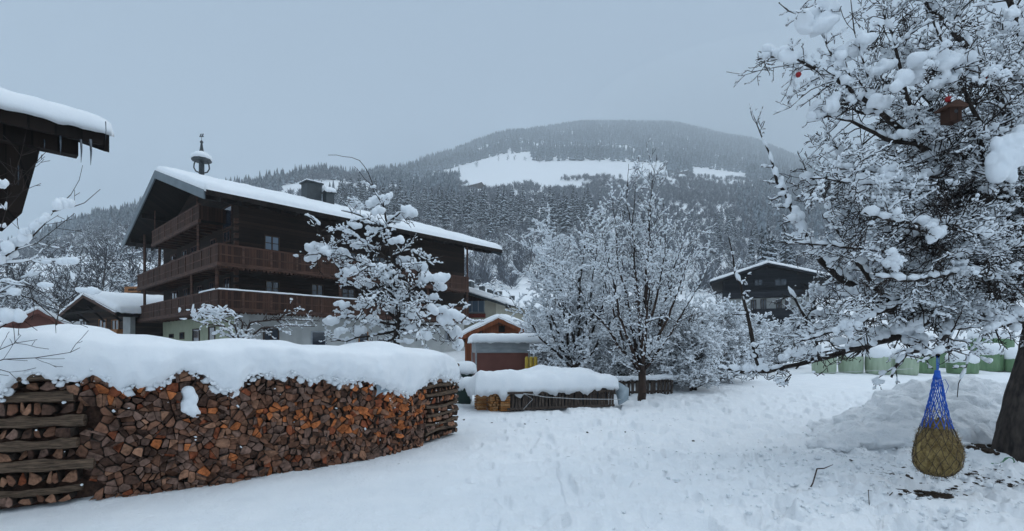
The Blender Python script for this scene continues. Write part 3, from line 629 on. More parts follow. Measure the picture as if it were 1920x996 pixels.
# ------------------------------------------------------------------ near roof at upper left
RF = fr((-6.48, 8.0), math.radians(42.5)); zE = 4.98
E_ = thing('neighbour_building', 'corner of a dark wooden building with icicles under its snowy eave, top left', 'building', RF(-1.6, 1.6, 0))
rs = .33
k = MB(); k.prism([RF(0, 0, zE), RF(0, 9, zE+9*rs), RF(0, 9, zE+9*rs-.16), RF(0, 0, zE-.16)], RF.U*-9); NR = k.build('roof', M['soffit'], E_)
k = MB(); lbox(k, RF, -9, .02, -.08, -.005, zE-.22, zE+.04); k.build('eave_board', M['soffit'], NR)
k = MB(); k.prism([RF(.03, -.04, zE+.03), RF(.03, 9, zE+9*rs+.03), RF(.03, 9, zE+9*rs-.3), RF(.03, -.04, zE-.3)], RF.U*.06); k.build('verge_board', M['soffit'], NR)
k = MB(); k.bar(RF(-9, .35, zE-.24), RF(-.25, .35, zE-.24), .2, .26); k.build('eave_beam', M['soffit'], E_); k = MB(); k.bar(RF(-9, .85, zE-.30), RF(-.72, .85, zE-.30), .2, .3); k.build('eave_beam', M['soffit'], E_)
k = MB(); k.prism([RF(-1.6, 1.55, -.3), RF(-1.6, 8, -.3), RF(-1.6, 8, zE+8*rs-.2), RF(-1.6, 1.55, zE+1.55*rs-.2)], RF.U*-7); k.build('wall', M['wall'], E_)
k = MB(); c0 = P(46, 262, 7.6); c1 = P(8, 395, 7.6); c2 = P(-30, 430, 7.6); c3 = P(-40, 262, 7.6); k.prism([c0, c1, c2, c3], (.12, .15, 0)); k.build('brace', M['soffit'], E_)
snow_slab('roof_snow', [RF(-8, -.10, zE+.02), RF(.08, -.10, zE+.02), RF(.08, 3.0, zE+3*rs), RF(-8, 3.0, zE+3*rs)], .22, NR, 120, 34, 14, .25, .08, edge=.10)
for i, (px, py0, py1, r_) in enumerate([(58, 260, 270, .008), (83, 262, 278, .010), (113, 255, 291, .014), (152, 262, 305, .014), (170, 262, 310, .016), (34, 310, 348, .010), (198, 228, 262, .006)]):
    a = P(px, py0, 7.6); b_ = P(px, py1, 7.6); mid = a.lerp(b_, .5)+Vector((.006, 0, 0))
    k = MB(); k.tube([a, mid, b_], [r_*1.2, r_*.75, .002], 6)
    o = k.build('icicle', M['ice'], None, True); tagit(o, ['short icicle under the eave beam end nearest the brace', 'second short icicle under the dark eave, left of the long ones', 'medium icicle hanging clear between the beam ends', 'long icicle just left of the longest one', 'longest icicle, rightmost under the eave beam', 'thin icicle low on the slanting brace', 'tiny clear icicle at the tip of the roof snow'][i], 'icicle', 'icicles under the neighbouring eave')

# ------------------------------------------------------------------ long woodpile
fp = [(-420, 985), (-200, 972), (0, 957), (160, 943), (300, 926), (430, 906), (560, 885), (700, 858), (780, 838), (857, 812)]
fpt = np.array([[(px-960)/F*(CH*F/(py-HOR)), CH*F/(py-HOR)] for px, py in fp])
seg = np.linalg.norm(np.diff(fpt, axis=0), axis=1); arc = np.concatenate([[0], np.cumsum(seg)]); SLEN = arc[-1]
def face(s):
    s = np.asarray(s, float); x = np.interp(s, arc, fpt[:, 0]); y = np.interp(s, arc, fpt[:, 1])
    e = .15; x2 = np.interp(s+e, arc, fpt[:, 0])-np.interp(s-e, arc, fpt[:, 0]); y2 = np.interp(s+e, arc, fpt[:, 1])-np.interp(s-e, arc, fpt[:, 1])
    L_ = np.hypot(x2, y2); return x, y, x2/L_, y2/L_
_ss = np.linspace(0, SLEN, 800); _fx, _fy, _, _ = face(_ss); _pxs = _fx/_fy*F+960
def s_of(px): return np.interp(px, _pxs, _ss)
def px_of(s): return np.interp(s, _ss, _pxs)
def FP(s, z, out=0.0):                         # out > 0 comes towards the camera
    x, y, tx, ty = [float(q) for q in face(s)]; return Vector((x+ty*out, y-tx*out, z))
low = [(-400, 735), (-60, 735), (0, 752), (17, 744), (29, 709), (70, 697), (116, 709), (157, 709), (175, 691), (198, 709), (233, 732), (274, 720), (315, 717), (332, 691), (373, 697), (408, 732), (443, 735), (450, 716), (461, 708), (493, 703), (525, 706), (550, 700), (576, 716), (602, 706), (637, 716), (669, 712), (698, 720), (753, 738), (766, 738), (788, 719), (820, 706), (846, 714), (859, 709), (880, 712)]
topc = [(-400, 600), (0, 616), (72, 604), (139, 610), (169, 621), (220, 625), (300, 628), (364, 643), (435, 634), (505, 638), (544, 637), (579, 648), (717, 650), (733, 642), (749, 638), (762, 642), (775, 650), (820, 653), (846, 669), (863, 693), (890, 705)]
def zl(s): 
    px = px_of(s); y = np.interp(s, arc, fpt[:, 1]); return CH+(HOR-np.interp(px, [a for a, _ in low], [b for _, b in low]))/F*y
def ztp(s):
    px = px_of(s); y = np.interp(s, arc, fpt[:, 1])+.35; return CH+(HOR-np.interp(px, [a for a, _ in topc], [b for _, b in topc]))/F*y
WT = lambda s: float(zl(s))+.11+.05*math.sin(s*3)      # top of the wood under the snow
s_a, s_b = float(s_of(158)), float(s_of(797))
cells = []
def clip(poly, p, nrm):
    o = []
    for i in range(len(poly)):
        a = poly[i]; b = poly[(i+1) % len(poly)]; da = (a[0]-p[0])*nrm[0]+(a[1]-p[1])*nrm[1]; db = (b[0]-p[0])*nrm[0]+(b[1]-p[1])*nrm[1]
        if da <= 0: o.append(a)
        if (da < 0) != (db < 0) and da != db: t = da/(da-db); o.append((a[0]+(b[0]-a[0])*t, a[1]+(b[1]-a[1])*t))
    return o
rr = random.Random(3)
def voronoi(sa, sb, za, zb, g, jit=.36):
    pts = []; nrow = int((zb-za)/(g*.86)); 
    for j in range(nrow+2):
        for i in range(int((sb-sa)/g)+2): pts.append((sa+(i+(j % 2)*.5)*g+rr.uniform(-jit, jit)*g, za+j*g*.86+rr.uniform(-jit, jit)*g))
    grid = {}
    for p in pts: grid.setdefault((int(p[0]/g/1.5), int(p[1]/g/1.5)), []).append(p)
    res = []
    for p in pts:
        poly = [(p[0]-g, p[1]-g), (p[0]+g, p[1]-g), (p[0]+g, p[1]+g), (p[0]-g, p[1]+g)]; ci, cj = int(p[0]/g/1.5), int(p[1]/g/1.5)
        for a in (-1, 0, 1):
            for b in (-1, 0, 1):
                for q in grid.get((ci+a, cj+b), []):
                    if q is p: continue
                    d = (q[0]-p[0], q[1]-p[1]); poly = clip(poly, ((p[0]+q[0])/2, (p[1]+q[1])/2), d)
                    if len(poly) < 3: break
                if len(poly) < 3: break
            if len(poly) < 3: break
        if len(poly) >= 3: res.append((p, poly))
    return res
def area(p): return abs(sum(p[i][0]*p[(i+1) % len(p)][1]-p[(i+1) % len(p)][0]*p[i][1] for i in range(len(p))))/2
def rough_poly(poly, k, rnd):
    c = (sum(p[0] for p in poly)/len(poly), sum(p[1] for p in poly)/len(poly)); o = []
    n = len(poly)
    for i in range(n):                          # cut each corner a little so that the outline is not a clean polygon
        a = poly[i-1]; b = poly[i]; d = poly[(i+1) % n]; t = rnd.uniform(.03, .20)
        o.append((b[0]+(a[0]-b[0])*t, b[1]+(a[1]-b[1])*t)); o.append((b[0]+(d[0]-b[0])*t, b[1]+(d[1]-b[1])*t))
    return [(c[0]+(p[0]-c[0])*k, c[1]+(p[1]-c[1])*k) for p in o]
raw = voronoi(.35, SLEN-.03, .0, 1.35, .112, .42)
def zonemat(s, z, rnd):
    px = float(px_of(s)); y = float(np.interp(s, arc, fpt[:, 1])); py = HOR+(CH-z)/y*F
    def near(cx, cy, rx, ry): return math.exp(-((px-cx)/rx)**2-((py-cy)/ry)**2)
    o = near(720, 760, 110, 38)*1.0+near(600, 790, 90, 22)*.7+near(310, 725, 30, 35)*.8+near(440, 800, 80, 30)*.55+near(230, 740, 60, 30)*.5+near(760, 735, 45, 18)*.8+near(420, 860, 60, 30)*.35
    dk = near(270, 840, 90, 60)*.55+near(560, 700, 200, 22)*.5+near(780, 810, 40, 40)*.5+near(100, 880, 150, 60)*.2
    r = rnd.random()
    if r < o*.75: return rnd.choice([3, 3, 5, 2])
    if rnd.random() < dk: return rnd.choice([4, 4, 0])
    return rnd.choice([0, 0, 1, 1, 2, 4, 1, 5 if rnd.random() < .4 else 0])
logs = []
for p, poly in raw:
    s, z = p; 
    if s < .3 or z > WT(s)+.05: continue
    if s < s_a+.1*math.sin(z*9) or s > s_b: continue
    pieces = [poly]; ncut = rr.choice([0, 1, 1, 1, 2, 2, 2]) if area(poly) > .0095 else rr.choice([0, 1, 1])
    a = rr.uniform(0, math.pi)
    for c_ in range(ncut):
        nrm = (math.cos(a), math.sin(a)); pp = (s+rr.uniform(-.02, .02), z+rr.uniform(-.02, .02)); new = []
        for q in pieces:
            for sg in (1, -1):
                h_ = clip(q, pp, (nrm[0]*sg, nrm[1]*sg))
                if len(h_) >= 3 and area(h_) > .0007: new.append(h_)
        pieces = new; a += rr.uniform(1.1, 1.9)
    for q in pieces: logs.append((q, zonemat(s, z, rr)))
# crosswise built ends: layers of log ends between long logs
def endlayers(sa, sb, gap, longs):
    z = .03
    while z < WT((sa+sb)/2)+.04:
        h = rr.uniform(.085, .12)*(1.3 if sa < 3 else 1); s = sa
        while s < sb:
            w = rr.uniform(.05, .17); k_ = rr.random(); top = [(s, z+h*rr.uniform(0, .3)), (s+w*rr.uniform(.3, .6), z), (s+w*.97, z+h*rr.uniform(0, .4)), (s+w*rr.uniform(.75, .95), z+h*rr.uniform(.5, .98)), (s+w*rr.uniform(.05, .6), z+h*rr.uniform(.6, .98))]
            if s+w < sb+.05: logs.append((top, zonemat(s, z, rr) if rr.random() < .6 else 2))
            s += w
        z += h; w_ = rr.uniform(.05, .085)*(1.4 if sa < 3 else 1); longs.append((sa-.05, sb, z+w_*.95, w_)); z += w_*.9
longs = []; endlayers(float(s_of(-70)), s_a-.02, .1, longs); longsR = []; endlayers(s_b, SLEN-.02, .08, longsR)
def logmesh(mb, poly, mi, rnd, depth=.36):
    c = (sum(p[0] for p in poly)/len(poly), sum(p[1] for p in poly)/len(poly)); po = rough_poly(poly, .965 if rnd.random() < .8 else .84, rnd); n = len(po)
    out = rnd.gauss(0, .022)+(.04 if rnd.random() < .06 else 0); tx, tz = rnd.uniform(-.3, .3), rnd.uniform(-.3, .3)
    fr_ = [FP(p[0], p[1], out+(p[0]-c[0])*tx*2+(p[1]-c[1])*tz*2) for p in po]
    sc = .90; fi = [FP(c[0]+(p[0]-c[0])*sc, c[1]+(p[1]-c[1])*sc, out+.010+(p[0]-c[0])*tx*2+(p[1]-c[1])*tz*2) for p in po]
    bk = [FP(c[0]+(p[0]-c[0])*.96, c[1]+(p[1]-c[1])*.96, -depth) for p in po]
    b = len(mb.v); mb.v += [tuple(v) for v in fi+fr_+bk]
    mb.f.append(tuple(b+i for i in range(n))[::-1]); mb.m.append(mi)
    for i in range(n):
        j = (i+1) % n; mb.f.append((b+i, b+j, b+n+j, b+n+i)); mb.m.append(mi); mb.f.append((b+n+i, b+n+j, b+2*n+j, b+2*n+i)); mb.m.append(6)
    mb.f.append(tuple(b+2*n+i for i in range(n))); mb.m.append(6)
def shown(q):
    c = (sum(p[0] for p in q[0])/len(q[0]), sum(p[1] for p in q[0])/len(q[0])); y = float(np.interp(c[0], arc, fpt[:, 1])); px = float(px_of(c[0]))
    return area(q[0])/y**2*(1 if px > -5 else .01)*(1 if c[1] < zl(c[0])+.03 else .05)
logs.sort(key=shown, reverse=True)
MATS = LOGM+[LOGBARK]
def where(q):
    cs = sum(p[0] for p in q)/len(q); cz = sum(p[1] for p in q)/len(q); px = float(px_of(cs)); f_ = cz/WT(cs)
    return ('bottom rows' if f_ < .25 else 'lower middle' if f_ < .5 else 'upper middle' if f_ < .75 else 'just under the snow')+', '+('in the left crosswise end' if px < 158 else 'beside the left end' if px < 260 else 'left of the snow patch' if px < 345 else 'right of the snow patch' if px < 430 else 'near its middle' if px < 560 else 'left of the tarpaulin corner' if px < 700 else 'towards its right end')
for i, lg in enumerate(logs[:300]):
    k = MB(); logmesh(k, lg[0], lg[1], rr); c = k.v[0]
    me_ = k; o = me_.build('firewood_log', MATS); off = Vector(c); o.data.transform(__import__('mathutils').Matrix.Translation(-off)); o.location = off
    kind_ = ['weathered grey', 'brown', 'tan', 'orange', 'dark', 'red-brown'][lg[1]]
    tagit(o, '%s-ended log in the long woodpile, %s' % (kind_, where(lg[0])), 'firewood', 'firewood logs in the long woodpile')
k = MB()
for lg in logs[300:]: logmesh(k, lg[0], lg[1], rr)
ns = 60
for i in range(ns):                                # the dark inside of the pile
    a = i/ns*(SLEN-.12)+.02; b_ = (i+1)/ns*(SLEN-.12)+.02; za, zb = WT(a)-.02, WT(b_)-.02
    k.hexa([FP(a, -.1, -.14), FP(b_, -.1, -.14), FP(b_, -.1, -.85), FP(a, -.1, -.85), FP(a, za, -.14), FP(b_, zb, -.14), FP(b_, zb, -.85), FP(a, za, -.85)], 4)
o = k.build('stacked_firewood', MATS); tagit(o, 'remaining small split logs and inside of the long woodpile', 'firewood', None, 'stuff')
def longlog(a, b, z, r, i, n_, lab):
    m = 9; pts = []; w = rr.uniform(-.045, .03); o0 = rr.uniform(.02, .07)
    for j in range(m):
        t = j/(m-1); s = a+(b-a)*t; x = math.sin(t*math.pi)*w; pts.append(FP(min(s, SLEN+.05), z-r*.5+x+rr.uniform(-.004, .004), o0-.04+rr.uniform(-.006, .006)))
    k = MB(); k.tube(pts, [r*.5*rr.uniform(.65, 1.1) for _ in pts], 6); o = k.build('long_log', [LOGGREY]); off = pts[0]; o.data.transform(__import__('mathutils').Matrix.Translation(-off)); o.location = off; tagit(o, lab, 'log', 'long logs laid crosswise in the woodpile')
ordn = ['lowest', 'second from bottom', 'third from bottom', 'fourth from bottom', 'fifth from bottom', 'sixth from bottom', 'seventh from bottom', 'eighth from bottom', 'ninth from bottom', 'tenth from bottom']
for i, (a, b_, z, r) in enumerate(longs): longlog(a, b_+rr.uniform(-.15, .12), z, r*1.25, i, len(longs), 'long weathered log laid along the left end of the woodpile, %s' % ordn[min(i, 9)])
for i, (a, b_, z, r) in enumerate(longsR): longlog(a+rr.uniform(-.1, .1), SLEN+rr.uniform(-.03, .05), z, r*1.1, i, len(longsR), 'log laid crosswise at the right end of the long woodpile, %s' % ordn[min(i, 9)])
# end face at the right: sides of the crosswise logs seen in depth
for i, z in enumerate(np.arange(.06, 1.0, .105)):
    a = FP(SLEN-.03+rr.uniform(-.02, .02), z, .0); b_ = FP(SLEN-.03, z+rr.uniform(-.01, .01), -.85); k = MB(); k.tube([a, a.lerp(b_, .5)+Vector((rr.uniform(-.02, .02), 0, 0)), b_], [.045, .05, .045], 6)
    o = k.build('end_log', [LOGGREY]); tagit(o, 'log running back along the right end face of the woodpile, %s' % ordn[min(i, 9)], 'log', 'logs forming the right end of the woodpile')
# snow blanket
ns, nk = 340, 40; sv = np.linspace(-.05, SLEN+.06, ns); Vv = []
x, y, tx, ty = face(np.clip(sv, 0, SLEN)); ext = sv-np.clip(sv, 0, SLEN); x = x+tx*ext; y = y+ty*ext
zlow = zl(np.clip(sv, 0, SLEN)); ztop = ztp(np.clip(sv, 0, SLEN)); endf = np.clip((SLEN+.06-sv)/.30, 0, 1)**.45
zlow = np.convolve(np.pad(zlow, 2, 'edge'), np.ones(5)/5, 'valid')+(fbm(sv*7, sv*0, 0, 3, 77)-.5)*.09+(fbm(sv*22, sv*0, 0, 2, 79)-.5)*.05
ztop = np.convolve(np.pad(ztop, 6, 'edge'), np.ones(13)/13, 'valid')
wood = np.array([WT(a) for a in np.clip(sv, 0, SLEN)])
ths = np.linspace(0, 1, nk)
VV = np.zeros((ns, nk, 3))
for j, t in enumerate(ths):
    if t < .32:                                     # the front, from the lower lip up
        q = t/.32; out = .07+.13*math.sin(q*math.pi*.62)+.02; z = zlow+(ztop-zlow)*(.0+.78*q**1.15); outv = out*endf+.0*sv
        outv = outv*(1-.35*q*q)
    elif t < .78:
        q = (t-.32)/.46; outv = (.144-1.25*q)*np.ones(ns); z = zlow+(ztop-zlow)*(.78+.22*math.sin(min(1, q*2.2)*math.pi/2)-.18*max(0, q-.5)**2)
    else:
        q = (t-.78)/.22; outv = (-1.106-.02*math.sin(q*math.pi))*np.ones(ns); z = zlow+(ztop-zlow)*(.735*(1-q)**.7)
    z = wood-.05+(z-(wood-.05))*np.where(z > wood-.05, endf, 1)
    nz = (fbm(sv*1.8, np.full(ns, t*2.5), 0, 4, 51)-.5)*.19*(1 if .05 < t < .95 else .2)+(fbm(sv*6, np.full(ns, t*8), 0, 3, 58)-.5)*(.07 if t < .2 else .03)
    outv = outv+nz
    VV[:, j, 0] = x+ty*outv; VV[:, j, 1] = y-tx*outv; VV[:, j, 2] = z+nz*.25
idx = np.arange(ns*nk).reshape(ns, nk); i2 = np.roll(idx, -1, axis=1)
q = np.stack([idx[:-1], idx[1:], i2[1:], i2[:-1]], -1).reshape(-1, 4)
o = mesh_np('snow_blanket', VV.reshape(-1, 3), [q, idx[0].reshape(1, -1), idx[-1][::-1].reshape(1, -1)], M['snow'], smooth_=True)
tagit(o, 'thick rounded snow blanket lying along the top of the long woodpile', 'snow blanket')
rc = np.random.default_rng(71); C_ = []; S_ = []
for i in range(900):
    s_ = rc.uniform(float(s_of(-60)), SLEN); q = rc.uniform(.006, .022) if i % 6 else rc.uniform(.02, .045); z_ = float(zl(s_)) + abs(rc.normal(0, .03))*(-1 if i % 3 == 0 else .6); p = FP(s_, z_, .10+rc.uniform(-.04, .03) if z_ > float(zl(s_)) else .03); C_.append(p[:]); S_.append((q*1.3, q, q*.9))
for i in range(60):
    s_ = rc.uniform(float(s_of(-60)), SLEN); p = FP(s_, rc.uniform(.05, .95)*WT(s_), .03); q = rc.uniform(.004, .014); C_.append(p[:]); S_.append((q*1.6, q*1.6, q*.7))
V_, F_ = lumps_np(C_, rc.normal(size=(len(C_), 3))+[.01, 0, 0], S_, 1, .3, 4); o = mesh_np('snow_clots', V_, [F_], M['snow'], smooth_=True); tagit(o, 'small clots of snow caught along the ragged lip above the firewood', 'snow clots', None, 'stuff')
# patch of snow on the face, tarpaulin corner
C_ = []; 
for (px, py, r) in [(352, 735, 13), (356, 748, 15), (350, 758, 12), (358, 768, 13), (366, 775, 9), (347, 767, 8)]:
    s = float(s_of(px)); p = FP(s, CH+(HOR-py)/F*float(np.interp(s, arc, fpt[:, 1])), .03); C_.append((p, r/F*p.y))
V_, F_ = lumps_np([c[0] for c in C_], [(1, 0, 0)]*len(C_), [(c[1], .05, c[1]) for c in C_], 2, .06); o = remeshed('snow_patch', V_, F_, .012, M['snow'], None, 3); tagit(o, 'patch of snow stuck on the front of the long woodpile', 'snow patch')
k = MB(); A = []
nu_, nv_ = 14, 8; grid = []
for i in range(nu_):
    for j in range(nv_):
        u, v = i/(nu_-1), j/(nv_-1); px = 698+54*u; pyt = 700; pyb = 744-14*u-6*math.sin(u*3); py = pyt+(pyb-pyt)*v; s = float(s_of(px)); grid.append(FP(s, CH+(HOR-py)/F*float(np.interp(s, arc, fpt[:, 1])), .075+.025*math.sin(u*9+v*3)+.012*math.sin(v*11)))
grid += [p+Vector((0, .006, 0)) for p in grid]; nn = nu_*nv_
fs = [(i*nv_+j, (i+1)*nv_+j, (i+1)*nv_+j+1, i*nv_+j+1) for i in range(nu_-1) for j in range(nv_-1)]; fs += [tuple(a+nn for a in f_[::-1]) for f_ in fs]
k.add(grid, fs); o = k.build('tarpaulin', M['tarp'], None, True); tagit(o, 'loose grey corner of tarpaulin sticking out under the woodpile snow', 'tarpaulin')

# ------------------------------------------------------------------ second stack with old fence panels
def G2(px, py, Y=None):                          # point on the ground at that pixel
    Y = CH*F/(py-HOR); return Vector(((px-960)/F*Y, Y, 0))
a0 = G2(957, 772); a1 = G2(1150, 762); ax = (a1-a0).normalized(); ay = Vector((-ax.y, ax.x, 0)); Ls = (a1-a0).length; HT = .60
FS = thing('leaning_fence', 'old dark picket fence panel leaning along the front of the low wood stack', 'fence panel', a0)
for (t0, t1) in ((0, .34), (.345, .68), (.685, 1.0)):
    n_ = int((t1-t0)*Ls/.085); k = MB()
    for i in range(n_):
        s = (t0+(t1-t0)*(i+.5)/n_)*Ls; p = a0+ax*s; h_ = HT-.1*(s/Ls)+rr.uniform(-.03, .02); lean = rr.uniform(-.03, .03)
        k.bar(p-ay*.03+Vector((0, 0, .02)), p+ay*.09+ax*(lean+.08)+Vector((0, 0, h_)), .066, .018, up=ay)
    k.build('pickets', M['fence'], FS)
for zr in (.07, .46):
    k = MB(); k.bar(a0-ay*(.05)+ax*-.1+Vector((0, 0, zr)), a1-ay*(.05)+Vector((0, 0, zr-.04)), .03, .06); k.build('rail', M['fence'], FS)
lw = MB()
k = MB(); b0 = a0+ay*.16
FL = []; ef = a0-ax*.62+ay*.25
for st in range(3):                                  # three little columns of fresh split wood at the left end
    z = .04; ctr = [a0-ax*.12+ay*.1, a0-ax*.38+ay*.22, a0-ax*.62+ay*.40][st]
    hh = [.56, .50, .55][st]
    while z < hh:
        for t in range(3):
            m_ = rr.choice([0, 1, 0]); a_ = rr.uniform(-.25, .25)
            if st != 1: d = (ax*math.cos(a_)+ay*math.sin(a_)); c = ctr+ay*(t*.1-.05)
            else: d = (ay*math.cos(a_)+ax*math.sin(a_)); c = ctr+ax*(t*.08-.08)
            k1 = MB(); c = c+Vector((0, 0, z)); k1.bar(c-d*.12, c+d*.12, .065, rr.uniform(.04, .055)); 
            o = k1.build('fresh_log', FRESH[m_]); off = c; o.data.transform(__import__('mathutils').Matrix.Translation(-off)); o.location = off
            tagit(o, 'fresh orange split log in the crosswise end of the low wood stack', 'firewood', 'fresh orange logs at the left end of the low stack')
        z += .062
k = MB(); k.hexa([a0+ay*.14-ax*.2, a1+ay*.14-ax*.1, a1+ay*1.0, a0+ay*1.2-ax*.5]+[q+Vector((0, 0, h_)) for q, h_ in ((a0+ay*.14-ax*.2, HT+.02), (a1+ay*.14-ax*.1, HT-.06), (a1+ay*1.0, HT-.06), (a0+ay*1.2-ax*.5, HT+.02))])
o = k.build('tarp_cover', M['tarpblk']); tagit(o, 'black tarpaulin wrapped around the low wood stack behind the pickets', 'tarpaulin')
snow_slab('snow_blanket', [a0-ax*.85+ay*.02+Vector((0, 0, HT-.03)), a1-ax*-.05-ay*.02+Vector((0, 0, HT-.07)), a1+ay*1.05+Vector((0, 0, HT-.04)), a0+ay*1.3-ax*.9+Vector((0, 0, HT))], .40, None, 110, 40, 17, .55, .10, edge=.42, drop=.08)
tagit(bpy.data.objects['snow_blanket.001'], 'lumpy snow cover on top of the low wood stack', 'snow blanket')
k = MB(); c = a1+ax*.12; k.tube([c+Vector((0, 0, .06))-ay*.1, c+ax*.18+Vector((0, 0, .22)), c+ax*.24+ay*.12+Vector((0, 0, .42)), c+ax*.08+ay*.05+Vector((0, 0, .60))], [.03, .16, .19, .05], 10)
o = k.build('tarp_end', M['tarp'], None, True); tagit(o, 'grey-blue crumpled sheet hanging at the right end of the low wood stack', 'tarpaulin')
k = MB(); k.tube([a0+ax*.5*Ls*.2-ay*.12+Vector((0, 0, .45)), a0+ax*.3*Ls-ay*.16+Vector((0, 0, .34)), a0+ax*.6*Ls-ay*.16+Vector((0, 0, .26)), a1-ay*.14+Vector((0, 0, .20)), a1+ax*.5+Vector((0, 0, .16))], .008, 5)
k.tube([a0+ax*.3-ay*.1+Vector((0, 0, .05)), a0+ax*.55-ay*.12+Vector((0, 0, .3)), a0+ax*.5*Ls*.2-ay*.12+Vector((0, 0, .45))], .006, 5)
o = k.build('rope', M['rope']); tagit(o, 'pale rope strung across the dark pickets of the low stack', 'rope')
# picket fence further right
def gfence(pts, h, lab, n_per=.13, snow=True):
    T_ = thing('picket_fence', lab, 'fence', pts[0]); k = MB(); r_ = MB(); p_ = MB()
    for a, b_ in zip(pts[:-1], pts[1:]):
        a = Vector(a); b_ = Vector(b_); n_ = int((b_-a).length/n_per)
        for i in range(n_): 
            p = a.lerp(b_, (i+.5)/n_); hh = h+rr.uniform(-.04, .03); k.bar(p+Vector((0, 0, -.1)), p+Vector((rr.uniform(-.03, .03), 0, hh)), .085, .02, up=(0, 1, 0))
        for z in (h*.25, h*.8): r_.bar(a+Vector((0, .04, z)), b_+Vector((0, .04, z)), .03, .07)
        p_.bar(a+Vector((0, .08, -.2)), a+Vector((0, .08, h+.1)), .09, .09)
    k.build('pickets', M['fence'], T_); r_.build('rail', M['fence'], T_); p_.build('post', M['fence'], T_)
    if snow:
        a, b_ = Vector(pts[0]), Vector(pts[-1]); z = Vector((0, 0, h)); d = Vector((0, .09, 0)); snow_slab('fence_snow', [a-d+z, b_-d+z, b_+d+z, a+d+z], .12, T_, 50, 8, 6, .5, .03)
    return T_
gfence([Vector((P(1152, 740, 16).x, 16, .0)), Vector((P(1205, 740, 16.3).x, 16.3, .0)), Vector((P(1262, 738, 16.8).x, 16.8, 0))], .56, 'low brown picket fence running behind the tree trunk in the middle')

# brown box trailer, yellow posts, bin
bf = fr((P(893, 728, 19.5).x, 19.5), math.radians(80)); z0 = .12
BX = thing('box_trailer', 'red-brown box hut with grey upper band and thick snow on top, beyond the long woodpile', 'hut', bf(0, 0, 0))
k = MB(); lbox(k, bf, 0, 2.05, 0, 1.5, z0, 1.35); k.build('side_panel', M['rust'], BX)
k = MB(); lbox(k, bf, -.03, 2.08, -.03, 1.53, 1.36, 1.80); k.build('upper_band', M['greyband'], BX)
for (a, b_) in ((-.04, -.04), (2.04, -.04), (-.04, 1.5)): k = MB(); lbox(k, bf, a, a+.06, b_, b_+.06, z0-.1, 1.36); k.build('corner_post', M['greyband'], BX)
k = MB(); lbox(k, bf, -.1, 2.15, -.1, 1.6, -.2, .10); k.build('base', M['dkmetal'], BX)
snow_slab('roof_snow', [bf(-.15, -.2, 1.81), bf(2.6, -.2, 1.81), bf(2.6, 1.7, 1.81), bf(-.15, 1.7, 1.81)], .30, BX, 50, 30, 18, .25, .06, edge=.1)
k = MB(); lbox(k, bf, -.1, 2.55, -.15, 1.6, 1.765+.04, 1.811); k.build('roof_board', M['dkmetal'], BX)
for i, px in enumerate((988, 996, 1004)):
    c = P(px, 700, 19.2); k = MB(); k.lathe((c.x, c.y, 0), [(.075, -.1), (.075, 1.15), (.05, 1.22)], 12); o = k.build('yellow_post', M['yellow'], None, True)
    tagit(o, ['left', 'middle', 'right'][i]+' one of three stout yellow tubes standing beside the brown box hut', 'tube', 'three yellow tubes beside the box hut')
bn = thing('wheelie_bin', 'dark green waste bin half hidden behind the right end of the long woodpile', 'bin', (P(868, 720, 14).x, 14, 0)); c = bn.location
k = MB(); k.hexa([(c.x-.22, c.y-.25, 0), (c.x+.22, c.y-.25, 0), (c.x+.22, c.y+.25, 0), (c.x-.22, c.y+.25, 0), (c.x-.28, c.y-.3, .85), (c.x+.28, c.y-.3, .85), (c.x+.28, c.y+.3, .85), (c.x-.28, c.y+.3, .85)]); k.build('body', M['binpl'], bn)
k = MB(); k.hexa([(c.x-.3, c.y-.32, .855), (c.x+.3, c.y-.32, .855), (c.x+.3, c.y+.32, .855), (c.x-.3, c.y+.32, .855), (c.x-.28, c.y-.3, .92), (c.x+.28, c.y-.3, .92), (c.x+.28, c.y+.3, .98), (c.x-.28, c.y+.3, .98)]); k.build('lid', M['binpl'], bn)
snow_slab('lid_snow', [(c.x-.32, c.y-.34, .94), (c.x+.32, c.y-.34, .94), (c.x+.32, c.y+.34, .96), (c.x-.32, c.y+.34, .96)], .26, bn, 18, 18, 5)

